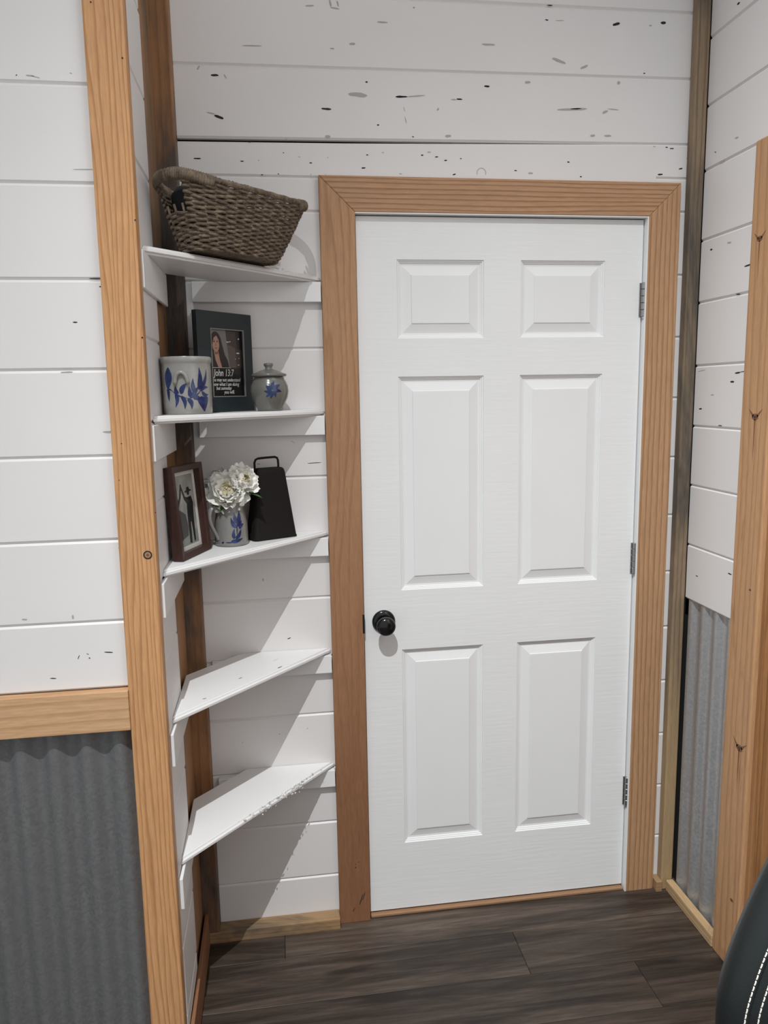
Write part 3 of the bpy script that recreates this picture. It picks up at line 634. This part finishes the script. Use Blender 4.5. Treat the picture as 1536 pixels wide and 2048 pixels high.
# --- lidded jar
JC = (-0.2425, -0.098, SH[1]+0.0005)
jar = tag(empty('lidded_jar', JC, 0), 'small round stoneware jar with knobbed lid and blue flower', 'jar')
prof = [(0.030,0.0),(0.0325,0.002),(0.034,0.008),(0.040,0.020),(0.0465,0.035),(0.049,0.050),(0.0475,0.063),(0.0425,0.075),(0.0385,0.081),(0.0390,0.084),(0.030,0.0845),(0.001,0.0845)]
mb = MB(); mb.lathe(prof, 56); mb.build('body', M_STONE2, jar, smooth=50)
mb = MB(); mb.lathe([(0.036,0.0848),(0.0445,0.0875),(0.0455,0.091),(0.0440,0.0935),(0.036,0.0955),(0.026,0.1005),(0.016,0.104),(0.0095,0.106),(0.0085,0.110),(0.0120,0.115),(0.0125,0.118),(0.010,0.1205),(0.001,0.1215)], 48)
mb.build('lid', M_STONE2, jar, smooth=60)
va = math.atan2(-2.0963-JC[1], -0.2303-JC[0]); mb = MB(); V0 = va*0.049
for a in ((0.004,0.052,-0.008,0.070,0.011),(0.006,0.054,0.014,0.074,0.012),(0.008,0.052,0.030,0.066,0.011),(0.006,0.050,-0.014,0.050,0.011),(0.006,0.050,0.002,0.032,0.010),(0.008,0.050,0.016,0.034,0.010),(0.010,0.050,0.032,0.048,0.010),(0.002,0.048,-0.010,0.036,0.009)):
    brush(mb, prof[:10], V0+a[0], a[1], V0+a[2], a[3], a[4], 0.002)
mb.build('painted_flower', M_COB, jar)

# --- mug with flowers
MC = (-0.3535, -0.140, SH[2]+0.0005)
mug = tag(empty('stoneware_mug', MC, 0), 'grey stoneware mug with loop handle and blue leaf sprig holding white flowers', 'mug')
prof = [(0.0395,0.0),(0.0420,0.002),(0.0425,0.008),(0.0418,0.050),(0.0380,0.078),(0.0350,0.090),(0.0345,0.100),(0.0352,0.112),(0.0345,0.114),(0.0322,0.112),(0.0315,0.098),(0.0345,0.076),(0.038,0.05),(0.0385,0.012),(0.001,0.010)]
mb = MB(); mb.lathe(prof, 56); mb.build('body', M_STONE3, mug, smooth=50)
va = math.atan2(-2.0963-MC[1], -0.2303-MC[0])
ha = va-math.radians(54); hp = []
ctrl = [(0.034,0.096),(0.046,0.105),(0.060,0.098),(0.066,0.080),(0.062,0.060),(0.052,0.040),(0.044,0.026),(0.0410,0.018)]
for i in range(len(ctrl)-1):
    for q in range(4):
        t = q/4; hp.append((ctrl[i][0]*(1-t)+ctrl[i+1][0]*t, ctrl[i][1]*(1-t)+ctrl[i+1][1]*t))
hp.append(ctrl[-1])
for _ in range(3): hp = [hp[0]]+[((hp[i-1][0]+2*hp[i][0]+hp[i+1][0])/4, (hp[i-1][1]+2*hp[i][1]+hp[i+1][1])/4) for i in range(1, len(hp)-1)]+[hp[-1]]
mb = MB(); mb.tube([(r*math.cos(ha), r*math.sin(ha), z) for r, z in hp], lambda t: (0.0085-0.003*t, 0.0052-0.001*t), 12, up=Vector((math.cos(ha+PI/2), math.sin(ha+PI/2), 0)).cross(Vector((0,0,1))))
mb.build('handle', M_STONE3, mug, smooth='all')
mb = MB(); V0 = va*0.0425
for a in ((-0.016,0.012,0.018,0.018,0.0035,-0.003),(-0.002,0.014,0.030,0.020,0.010,-0.002),(0.006,0.020,0.008,0.046,0.009,0.002),(0.010,0.020,0.026,0.044,0.010,-0.003),(0.014,0.030,0.016,0.070,0.003,0),(0.014,0.048,0.000,0.074,0.011,0.003),(0.016,0.052,0.030,0.066,0.011,-0.002),(0.016,0.058,0.010,0.088,0.011,0.002),(0.018,0.060,0.026,0.090,0.012,-0.002),(0.020,0.046,0.036,0.056,0.010,0.002),(-0.026,0.010,-0.020,0.013,0.005,0)):
    brush(mb, prof[:8], V0+a[0], a[1], V0+a[2], a[3], a[4], a[5])
mb.build('painted_sprig', M_COB, mug)

# ================================================================== FLOWERS
def petal_mat(name, c0, c1):
    t = NT(name); f = t.noise(t.coords(), 120, 3); col = t.mix(f, c0, c1); t.l(col, t.b.inputs['Base Color'])
    t.set(Roughness=0.6, Subsurface_Weight=0.3, Subsurface_Radius=(0.004,0.004,0.003)); return t.mat
M_PETAL = petal_mat('ivory_petal', (0.88,0.86,0.80), (0.94,0.93,0.89)); M_PETALC = petal_mat('cream_petal', (0.82,0.74,0.50), (0.88,0.83,0.66))
M_LEAF = petal_mat('green_leaf', (0.035,0.09,0.02), (0.07,0.15,0.035))
def petal_mesh(seed, mat):
    rp = random.Random(seed); mb = MB(); NU, NV = 9, 7; p1, p2 = rp.uniform(0, 6), rp.uniform(0, 6)
    for j in range(NV):
        v = j/(NV-1)
        for i in range(NU):
            u = i/(NU-1)*2-1
            wd = 0.55*math.sin(PI*(0.12+0.70*v))**0.7; tip = 1-0.16*u*u+0.05*math.sin(5*u+p1)
            x = u*wd; y = v*tip
            z = 0.30*v*v-0.16*(1-u*u)*math.sin(PI*v)+0.10*v*v*math.sin(6.5*u+p2)+0.04*math.sin(9*u+p1)*v
            mb.v.append((x, y, z))
    for j in range(NV-1):
        for i in range(NU-1): mb.f.append((j*NU+i, j*NU+i+1, (j+1)*NU+i+1, (j+1)*NU+i)); mb.m.append(0)
    return mb.mesh('petal', mat, smooth='all')
PM = [petal_mesh(s, M_PETAL) for s in range(4)]; PC_ = [petal_mesh(s+9, M_PETALC) for s in range(2)]
def leaf_obj(parent, p, d, L, wd):
    mb = MB(); NU, NV = 5, 9
    for j in range(NV):
        v = j/(NV-1)
        for i in range(NU):
            u = i/(NU-1)*2-1; mb.v.append((u*wd*0.5*math.sin(PI*(0.05+0.95*v))**0.8, v*L, -0.25*L*v*v+0.12*wd*abs(u)))
    for j in range(NV-1):
        for i in range(NU-1): mb.f.append((j*NU+i, j*NU+i+1, (j+1)*NU+i+1, (j+1)*NU+i)); mb.m.append(0)
    o = mb.build('leaf', M_LEAF, parent, smooth='all'); q = Vector(d).to_track_quat('Y', 'Z'); o.location = p; o.rotation_mode = 'QUATERNION'; o.rotation_quaternion = q
def flower(center, facing, R, seed, label, leaves=()):
    base = Vector(MC)+Vector((0,0,0.03)); root = tag(empty('white_flower', base), label, 'flower', 'white flowers in the stoneware mug')
    c = Vector(center)-base; fz = Vector(facing).normalized(); q = fz.to_track_quat('Z', 'Y'); rp = random.Random(seed)
    mb = MB(); tip = c-fz*R*0.45; neck = Vector((rp.uniform(-0.012,0.012), rp.uniform(-0.012,0.012), 0.088))
    mb.tube([Vector((0,0,-0.018)).lerp(neck, t/4) for t in range(4)]+[neck, neck.lerp(tip, 0.5)+Vector((0,0,0.004)), tip], 0.0021, 7); mb.build('stem', M_LEAF, root, smooth='all')
    rings_ = [(4, 0.05, 12, 0.42, 1), (6, 0.10, 28, 0.52, 1), (8, 0.12, 48, 0.66, 0), (9, 0.14, 66, 0.82, 0), (10, 0.15, 88, 0.95, 0), (9, 0.15, 112, 0.95, 0)]
    for n, off, tilt, ln, inner in rings_:
        for i in range(n):
            az = 2*PI*(i+rp.uniform(-0.25, 0.25))/n+off*20; ti = math.radians(tilt+rp.uniform(-9, 9)); L = R*ln*rp.uniform(0.85, 1.12)
            o = link('petal', (rp.choice(PC_) if inner else rp.choice(PM)), root)
            # petal grows outwards from the heart: local y along the tilt direction, cup towards the axis
            M_ = q.to_matrix().to_4x4() @ Matrix.Rotation(az, 4, 'Z') @ Matrix.Translation((0, R*off*0.9, -R*0.34)) @ Matrix.Rotation(PI/2-ti, 4, 'X') @ Matrix.Rotation(rp.uniform(-0.3, 0.3), 4, 'Y') @ Matrix.Scale(L, 4)
            o.matrix_local = Matrix.Translation(c) @ M_
    for (p, d, L, wd) in leaves: leaf_obj(root, Vector(p)-base, d, L, wd)
    return root
flower((-0.3575,-0.172,1.352), (0.02,-0.85,0.45), 0.051, 21, 'large white flower with creamy heart at the front of the mug', [((-0.362,-0.150,1.318),(-0.35,-0.7,-0.3),0.045,0.018)])
flower((-0.3130,-0.148,1.374), (0.45,-0.75,0.45), 0.041, 22, 'smaller white flower leaning in front of the cowbell', [((-0.322,-0.148,1.340),(0.9,-0.35,-0.05),0.055,0.022)])
flower((-0.3900,-0.118,1.368), (-0.6,-0.5,0.5), 0.036, 23, 'shaded white flower behind the others, near the picture frame', [((-0.38,-0.135,1.335),(-0.8,-0.5,-0.2),0.04,0.012)])

# ================================================================== COWBELL
bell = tag(empty('cowbell', (-0.2530, -0.0690, SH[2]+0.0005), math.radians(27)), 'dark rusty iron cowbell with wire loop handle behind the flowers', 'cowbell')
M_IRON = flat('dark_iron', (0.010,0.008,0.0075), 0.8, 0.0, Specular_IOR_Level=0.2)
def rrect(hw, hd, r, n=5):
    P = []
    for cx, cy, a0 in ((hw-r, hd-r, 0), (-hw+r, hd-r, 90), (-hw+r, -hd+r, 180), (hw-r, -hd+r, 270)):
        for i in range(n): a = math.radians(a0+90*i/(n-1)); P.append((cx+r*math.cos(a), cy+r*math.sin(a)))
    return P
mb = MB(); lv = [(0.0635,0.0330,0.012,0.0),(0.0640,0.0335,0.012,0.003),(0.0625,0.032,0.012,0.006),(0.0400,0.0215,0.010,0.176),(0.0375,0.019,0.009,0.184),(0.034,0.015,0.009,0.187)]
for hw, hd, r, z in lv: mb.v += [(x, y, z) for x, y in rrect(hw, hd, r)]
n = 20
for j in range(len(lv)-1):
    for i in range(n): mb.f.append((j*n+i, j*n+(i+1)%n, (j+1)*n+(i+1)%n, (j+1)*n+i)); mb.m.append(0)
mb.f.append(tuple(range(n))); mb.m.append(0); mb.f.append(tuple((len(lv)-1)*n+i for i in range(n))); mb.m.append(0)
mb.build('body', M_IRON, bell, smooth=40)
mb = MB(); hp = [(-0.036,0.170),(-0.0375,0.190),(-0.0375,0.203),(-0.034,0.2105),(-0.027,0.2135),(0.0,0.2145),(0.022,0.2145),(0.0285,0.212),(0.031,0.206),(0.0315,0.195),(0.031,0.172)]
mb.tube([(x-0.004, -0.002, z) for x, z in hp], 0.0030, 8, up=Vector((0,1,0))); mb.build('loop_handle', M_IRON, bell, smooth='all')
for sx in (-1, 1):
    mb = MB(); mb.lathe([(0.004,0),(0.0045,0.001),(0.003,0.003),(0.0005,0.0036)], 12, (0,0,0)); mb.xf(Matrix.Translation((sx*0.047, 0, 0.10)) @ Matrix.Rotation(sx*(PI/2-0.14), 4, 'Y')); mb.build('rivet', M_IRON, bell, smooth=40)

# ================================================================== PICTURE FRAMES
def frame_space(p_left, p_right, z, lean):
    a, b = Vector(p_left), Vector(p_right); d = b-a; yaw = math.atan2(d.y, d.x)
    M_ = Matrix.Translation((a.x, a.y, z)) @ Matrix.Rotation(yaw, 4, 'Z') @ Matrix.Rotation(-lean, 4, 'X'); return M_, d.length
# local: x along the frame, y into it (front face at 0), z up
def poly(mb, pts, y, mi): mb.add([(x, y, z) for x, z in pts], [tuple(range(len(pts)))], mi)
def ell(cx, cz, rx, rz, n=20, a0=0, a1=360): return [(cx+rx*math.cos(math.radians(a0+(a1-a0)*i/(n if a1-a0 >= 360 else n-1))), cz+rz*math.sin(math.radians(a0+(a1-a0)*i/(n if a1-a0 >= 360 else n-1)))) for i in range(n)]
def border(mb, W, H, x0, x1, z0, z1, yf, yb, mi=0, yi=None):
    O = [(0,0),(W,0),(W,H),(0,H)]; I = [(x0,z0),(x1,z0),(x1,z1),(x0,z1)]; yi = yf if yi is None else yi
    v = [(x, yf, z) for x, z in O]+[(x, yi, z) for x, z in I]+[(x, yb, z) for x, z in O]+[(x, yb, z) for x, z in I]; fs = []
    for i in range(4):
        j = (i+1) % 4; fs += [(i, j, 4+j, 4+i), (i, 8+i, 8+j, j), (4+i, 4+j, 12+j, 12+i), (8+i, 12+i, 12+j, 8+j)]
    mb.add(v, fs, mi)
# teal frame with a portrait and handwritten verse
FM, FW = frame_space((-0.409,-0.180), (-0.2835,-0.034), SH[1]+0.0008, 0.0); FH = 0.246
fr = tag(empty('picture_frame', M=FM), 'dark teal picture frame with portrait photo and handwritten verse', 'picture frame')
M_TEAL = flat('dark_teal_lacquer', (0.010,0.019,0.024), 0.45); M_LIP = flat('silver_lip', (0.22,0.21,0.20), 0.4)
x0, x1, z0, z1 = FW*0.232, FW*0.842, FH*0.150, FH*0.835
mb = MB(); border(mb, FW, FH, x0, x1, z0, z1, 0, 0.016); mb.build('moulding', M_TEAL, fr, bev=0.0008, bseg=1)
mb = MB(); e = 0.0022; sub = MB(); border(sub, x1-x0, z1-z0, e, x1-x0-e, e, z1-z0-e, 0, 0.004); sub.v = [(x+x0, y-0.0004, z+z0) for x, y, z in sub.v]; sub.build('inner_lip', M_LIP, fr)
mb = MB(); mb.box(x0-0.004, x1+0.004, 0.0085, 0.0155, z0-0.004, z1+0.004); bk = mb.build('backing', M_DARKGAP, fr)
PWd, PHd = x1-x0, z1-z0
def UV(s, t): return (x0+s*PWd, z1-t*PHd)
mats = [flat('print_black', (0.012,0.011,0.011), 0.3), flat('print_grey', (0.17,0.165,0.16), 0.3), flat('print_brown', (0.045,0.032,0.027), 0.3), flat('print_hair', (0.014,0.009,0.009), 0.3), flat('print_skin', (0.42,0.23,0.175), 0.3), flat('print_light', (0.60,0.58,0.55), 0.3), flat('print_skin_shade', (0.20,0.09,0.07), 0.3), flat('print_post', (0.10,0.075,0.065), 0.3)]
mb = MB(); Y = 0.0080; st = 0.00012
poly(mb, [UV(0,0),UV(1,0),UV(1,1),UV(0,1)], Y, 0)
poly(mb, [UV(0.02,0.01),UV(0.98,0.01),UV(0.98,0.565),UV(0.02,0.565)], Y-st, 2)
poly(mb, [UV(0.02,0.01),UV(0.50,0.01),UV(0.60,0.565),UV(0.02,0.565)], Y-2*st, 1)
poly(mb, [UV(0.55,0.22),UV(0.78,0.27),UV(0.80,0.565),UV(0.60,0.565)], Y-2*st, 7)
poly(mb, [UV(0.80,0.03),UV(0.98,0.03),UV(0.98,0.30),UV(0.84,0.28)], Y-2*st, 0)
for s, t, a, b in ((0.56,0.185,0.045,0.008),(0.63,0.178,0.025,0.006),(0.90,0.13,0.025,0.010),(0.86,0.345,0.055,0.010),(0.87,0.52,0.03,0.006),(0.78,0.43,0.014,0.006),(0.89,0.42,0.014,0.006)):
    poly(mb, [UV(*p) for p in ell(s, t, a, b, 10)], Y-3*st, 5)
poly(mb, [UV(*p) for p in [(0.06,0.565),(0.04,0.30),(0.06,0.12),(0.12,0.055),(0.20,0.04),(0.28,0.06),(0.35,0.13),(0.40,0.25),(0.46,0.38),(0.54,0.46),(0.58,0.565)]], Y-3*st, 3)
poly(mb, [UV(*p) for p in [(0.135,0.33),(0.27,0.33),(0.30,0.45),(0.36,0.565),(0.25,0.565),(0.17,0.45)]], Y-4*st, 4)
poly(mb, [UV(*p) for p in [(0.02,0.49),(0.07,0.515),(0.08,0.565),(0.02,0.565)]], Y-4*st, 4)
poly(mb, [UV(*p) for p in [(0.15,0.335),(0.27,0.335),(0.25,0.37),(0.17,0.375)]], Y-5*st, 6)
poly(mb, [UV(*p) for p in ell(0.200,0.215,0.105,0.128,24)], Y-5*st, 4)
poly(mb, [UV(*p) for p in [(0.10,0.24),(0.085,0.16),(0.12,0.085),(0.20,0.06),(0.29,0.10),(0.32,0.20),(0.31,0.28),(0.285,0.16),(0.225,0.10),(0.15,0.13),(0.115,0.19)]], Y-6*st, 3)
for s in (0.152, 0.245): poly(mb, [UV(*p) for p in ell(s, 0.188, 0.024, 0.009, 10)], Y-6*st, 3); poly(mb, [UV(*p) for p in ell(s, 0.166, 0.03, 0.004, 8)], Y-6*st, 6)
poly(mb, [UV(0.198,0.20),UV(0.214,0.245),UV(0.185,0.245)], Y-6*st, 6)
poly(mb, [UV(*p) for p in ell(0.203, 0.283, 0.042, 0.009, 12)], Y-6*st, 6)
poly(mb, [UV(0.02,0.563),UV(0.62,0.563),UV(0.62,0.569),UV(0.02,0.569)], Y-6*st, 5)
o = mb.build('photo_print', mats, fr); o['label'] = 'portrait photo of a person with long dark hair above a black verse panel'
def text_part(body, s, t, size, width=None):
    cu_ = bpy.data.curves.new('verse_line', 'FONT'); cu_.body = body; cu_.size = size; cu_.shear = 0.15; cu_.offset = 0.00012; cu_.extrude = 0.0001; cu_.resolution_u = 2
    tmp = bpy.data.objects.new('verse_line', cu_); COL.objects.link(tmp); bpy.context.view_layer.update()
    me = bpy.data.meshes.new_from_object(tmp.evaluated_get(bpy.context.evaluated_depsgraph_get())); bpy.data.objects.remove(tmp)
    wd = max(v.co.x for v in me.vertices)-min(v.co.x for v in me.vertices); k = (width*PWd/wd) if width else 1.0
    x, z = UV(s, t)
    for v in me.vertices: v.co = Vector((x+v.co.x*k, Y-8*st-v.co.z, z+v.co.y))
    me.name = 'verse_line'; me.materials.clear(); me.materials.append(M_CHALK); link('verse_line', me, fr)
M_CHALK = flat('chalk_white_print', (0.62,0.62,0.60), 0.5)
text_part('John 13:7', 0.10, 0.690, 0.0245, 0.62)
text_part('you may not understand', 0.02, 0.770, 0.0125, 0.88)
text_part('now what I am doing', 0.05, 0.835, 0.0125, 0.80)
text_part('but someday', 0.15, 0.893, 0.0125, 0.46)
text_part('you will.', 0.38, 0.952, 0.0125, 0.32)
mb = MB(); mb.prism([(FW*0.40,0.0162,FH*0.75),(FW*0.60,0.0162,FH*0.75),(FW*0.64,0.040,0.0002),(FW*0.36,0.040,0.0002)], [(FW*0.40,0.0182,FH*0.75),(FW*0.60,0.0182,FH*0.75),(FW*0.64,0.042,0.0002),(FW*0.36,0.042,0.0002)]); mb.build('easel_back', M_TEAL, fr)

# brown shadow box frame with silhouettes
LEAN = math.radians(4.0)
FM, FW = frame_space((-0.4530,-0.336), (-0.4000,-0.190), SH[2]+0.0022, LEAN); FH = 0.217; DP = 0.026
fr2 = tag(empty('shadow_box_frame', M=FM), 'dark brown deep picture frame with silhouettes of two people raising hands', 'picture frame')
M_MAHOG = wood('dark_mahogany', (0.050,0.022,0.017), (0.022,0.009,0.007), 'Z', 'X', 30, 3, 0.6, 0.4)
bw = 0.014
mb = MB(); border(mb, FW, FH, bw, FW-bw, bw, FH-bw, 0, DP, yi=0.002); mb.build('moulding', M_MAHOG, fr2, bev=0.0008, bseg=1)
mb = MB(); mb.box(bw-0.003, FW-bw+0.003, DP-0.006, DP-0.001, bw-0.003, FH-bw+0.003); mb.build('backing', M_DARKGAP, fr2)
x0, x1, z0, z1 = bw, FW-bw, bw, FH-bw; PWd, PHd = x1-x0, z1-z0; Y = DP-0.0062
mb = MB(); border(mb, FW, FH, bw+0.010, FW-bw-0.010, bw+0.010, FH-bw-0.010, Y-0.0012, Y-0.0002)
mb.v = [(min(max(x, bw), FW-bw), y, min(max(z, bw), FH-bw)) for x, y, z in mb.v]; mb.build('mat_board', flat('white_mat_board', (0.62,0.61,0.58)), fr2)
x0 += 0.009; x1 -= 0.009; z0 += 0.009; z1 -= 0.009; PWd, PHd = x1-x0, z1-z0
def sky_print():
    t = NT('misty_photo'); co = t.coords(rand=False); a = t.noise(co, 18, 3)
    t.l(t.ramp(a, [(0.3, (0.20,0.20,0.19)), (0.7, (0.36,0.36,0.34))]), t.b.inputs['Base Color']); t.set(Roughness=0.25); return t.mat
mats = [sky_print(), flat('silhouette_ink', (0.008,0.008,0.008), 0.3), flat('misty_dress', (0.06,0.06,0.058), 0.3), flat('misty_ground', (0.22,0.25,0.23), 0.3)]
mb = MB(); poly(mb, [UV(0,0),UV(1,0),UV(1,1),UV(0,1)], Y, 0); poly(mb, [UV(0,0.82),UV(1,0.80),UV(1,1),UV(0,1)], Y-0.0001, 3)
poly(mb, [UV(*p) for p in [(0.16,0.45),(0.32,0.50),(0.50,0.56),(0.56,0.74),(0.52,0.86),(0.20,0.90),(0.02,0.86),(0.06,0.6)]], Y-0.0002, 2)
poly(mb, [UV(*p) for p in ell(0.13,0.30,0.065,0.055)], Y-0.0003, 1)
poly(mb, [UV(*p) for p in [(0.07,0.34),(0.20,0.33),(0.24,0.40),(0.20,0.50),(0.24,0.62),(0.26,0.90),(0.04,0.92),(0.02,0.5)]], Y-0.00035, 1)
poly(mb, [UV(*p) for p in [(0.17,0.38),(0.29,0.30),(0.38,0.15),(0.43,0.155),(0.36,0.32),(0.22,0.44)]], Y-0.0004, 1)
poly(mb, [UV(*p) for p in ell(0.72,0.255,0.06,0.05)], Y-0.0003, 1)
poly(mb, [UV(*p) for p in [(0.57,0.245),(0.66,0.225),(0.67,0.19),(0.77,0.185),(0.79,0.225),(0.88,0.235),(0.88,0.25),(0.57,0.26)]], Y-0.00035, 1)
poly(mb, [UV(*p) for p in [(0.62,0.33),(0.84,0.32),(0.90,0.42),(0.86,0.60),(0.84,0.96),(0.77,0.97),(0.73,0.68),(0.70,0.68),(0.66,0.98),(0.56,0.97),(0.58,0.58)]], Y-0.0004, 1)
poly(mb, [UV(*p) for p in [(0.66,0.34),(0.55,0.31),(0.43,0.155),(0.38,0.16),(0.50,0.35),(0.62,0.42)]], Y-0.00045, 1)
poly(mb, [UV(*p) for p in ell(0.405,0.15,0.03,0.022,10)], Y-0.0005, 1)
mb.build('photo_print', mats, fr2)
mb = MB(); mb.box(FW-0.0006-0.0, FW+0.0004, 0.006, 0.013, 0.010, 0.022); mb.build('price_sticker', flat('pale_sticker', (0.75,0.78,0.76)), fr2)

# ================================================================== OFFICE CHAIR
CX, CY = 0.541, -1.300
chair = tag(empty('office_chair', (CX, CY, 0)), 'black leather office chair with white double stitching by the side doorway', 'chair')
M_LEATHER = NT('black_leather'); _f = M_LEATHER.noise(M_LEATHER.coords(rand=False), 420, 3, 0.6)
M_LEATHER.set(Base_Color=(0.010,0.0135,0.0145,1), Roughness=0.42, Specular_IOR_Level=0.45); M_LEATHER.bump(_f, 0.25, 0.001); M_LEATHER = M_LEATHER.mat
M_THREAD = flat('white_thread', (0.74,0.72,0.66), 0.7); M_PLASTIC = flat('black_plastic', (0.012,0.012,0.013), 0.4)
HALF = [(z-0.03, x) for z, x in [(0.56,0.150),(0.575,0.180),(0.61,0.205),(0.66,0.220),(0.72,0.228),(0.773,0.2325),(0.82,0.2355),(0.861,0.2305),(0.925,0.2105),(0.996,0.1765),(1.04,0.148),(1.08,0.112),(1.10,0.080),(1.11,0.04)]]
def smooth_loop(P, it=2):
    for _ in range(it):
        Q = []
        for i in range(len(P)):
            a, b = Vector(P[i]), Vector(P[(i+1) % len(P)]); Q += [a*0.75+b*0.25, a*0.25+b*0.75]
        P = Q
    return P
outline = smooth_loop([Vector((-x, z)) for z, x in HALF]+[Vector((x, z)) for z, x in HALF[::-1]], 2)
NO = len(outline)
def inset(d):
    out = []
    for i in range(NO):
        t = (outline[(i+1) % NO]-outline[i-1]).normalized(); nrm = Vector((t.y, -t.x)); out.append(outline[i]+nrm*d)
    return out
cen = Vector((0, 0.80))
if (inset(0.01)[0]-cen).length > (outline[0]-cen).length: _sg = -1
else: _sg = 1
def zcurve(z): return 0.03*((z-0.83)/0.28)**2
LAY = [(0.0,0.0),(0.002,-0.012),(0.007,-0.022),(0.013,-0.0275),(0.0185,-0.0285),(0.0205,-0.0262),(0.0225,-0.0285),(0.029,-0.0325),(0.045,-0.039),(0.075,-0.046),(0.11,-0.050)]
mb = MB()
for ins, d in LAY:
    for p in inset(_sg*ins): mb.v.append((p.x, d+zcurve(p.y), p.y))
for j in range(len(LAY)-1):
    for i in range(NO): mb.f.append((j*NO+i, j*NO+(i+1)%NO, (j+1)*NO+(i+1)%NO, (j+1)*NO+i)); mb.m.append(0)
e = (len(LAY)-1)*NO; mb.f.append(tuple(e+i for i in range(NO))); mb.m.append(0)
o0 = len(mb.v)
LB = [(0.002,0.012),(0.010,0.026),(0.030,0.036),(0.09,0.042)]
for ins, d in LB:
    for p in inset(_sg*ins): mb.v.append((p.x, d+zcurve(p.y), p.y))
for j in range(-1, len(LB)-1):
    for i in range(NO):
        a = (0 if j < 0 else o0+j*NO); b = o0+(j+1)*NO; mb.f.append((a+i, a+(i+1)%NO, b+(i+1)%NO, b+i)); mb.m.append(0)
e = o0+(len(LB)-1)*NO; mb.f.append(tuple(e+i for i in range(NO))); mb.m.append(0)
backrest = mb.build('backrest', M_LEATHER, chair, smooth='all')
for ins, d in ((0.0135,-0.0284),(0.0285,-0.0328)):
    L = inset(_sg*ins); mb = MB(); acc = 0.0; pitch = 0.0078
    P = [Vector((p.x, d+zcurve(p.y)-0.0004, p.y)) for p in L]; D = [0]
    for i in range(NO): D.append(D[-1]+(P[(i+1) % NO]-P[i]).length)
    def at(s):
        s = s % D[-1]
        for i in range(NO):
            if D[i+1] >= s: return P[i].lerp(P[(i+1) % NO], (s-D[i])/max(1e-9, D[i+1]-D[i]))
    for k in range(int(D[-1]/pitch)):
        a, b = at(k*pitch), at(k*pitch+pitch*0.74); mb.tube([a, a.lerp(b, 0.5)+Vector((0,-0.0004,0)), b], 0.00095, 5)
    mb.build('stitching', M_THREAD, backrest)
# seat faces the desk side (away from the camera): cushion, post, star base
mb = MB(); sp_ = rrect(0.245, 0.235, 0.08, 8); lv = [(0.90,0.43),(0.98,0.445),(1.0,0.47),(0.98,0.50),(0.90,0.515),(0.5,0.52)]
for k, z in lv: mb.v += [(x*k, y*k-0.22, z) for x, y in sp_]
n = len(sp_)
for j in range(len(lv)-1):
    for i in range(n): mb.f.append((j*n+i, j*n+(i+1)%n, (j+1)*n+(i+1)%n, (j+1)*n+i)); mb.m.append(0)
mb.f.append(tuple(range(n))); mb.m.append(0); mb.f.append(tuple((len(lv)-1)*n+i for i in range(n))); mb.m.append(0)
mb.build('seat', M_LEATHER, chair, smooth=50)
mb = MB(); mb.tube([(0,-0.14,0.425),(0,0.03,0.425),(0,0.062,0.50),(0,0.056,0.62)], (0.035,0.008), 8, up=Vector((1,0,0)).cross(Vector((0,1,0)))); mb.build('back_bracket', M_PLASTIC, chair, smooth='all')
mb = MB(); mb.lathe([(0.030,0.10),(0.030,0.26),(0.018,0.262),(0.018,0.40),(0.07,0.405),(0.08,0.43)], 24, (0,-0.20,0)); mb.build('gas_column', M_PLASTIC, chair, smooth=40)
for k in range(5):
    a = 2*PI*k/5+0.3; d = Vector((math.cos(a), math.sin(a), 0)); c = Vector((0,-0.20,0))
    mb = MB(); mb.tube([c+d*0.02+Vector((0,0,0.115)), c+d*0.15+Vector((0,0,0.105)), c+d*0.29+Vector((0,0,0.082))], lambda t: (0.026-0.010*t, 0.018-0.006*t), 8); lg = mb.build('leg', M_PLASTIC, chair, smooth='all')
    for sx in (-1, 1):
        mb = MB(); mb.lathe([(0.012,-0.009),(0.026,-0.009),(0.029,-0.005),(0.029,0.005),(0.026,0.009),(0.012,0.009)], 20); mb.xf(Matrix.Translation(c+d*0.29+Vector((0,0,0.0295))+Vector((-d.y, d.x, 0))*0.016*sx) @ Matrix.Rotation(a, 4, 'Z') @ Matrix.Rotation(PI/2, 4, 'X')); mb.build('caster_wheel', M_PLASTIC, lg, smooth=40)
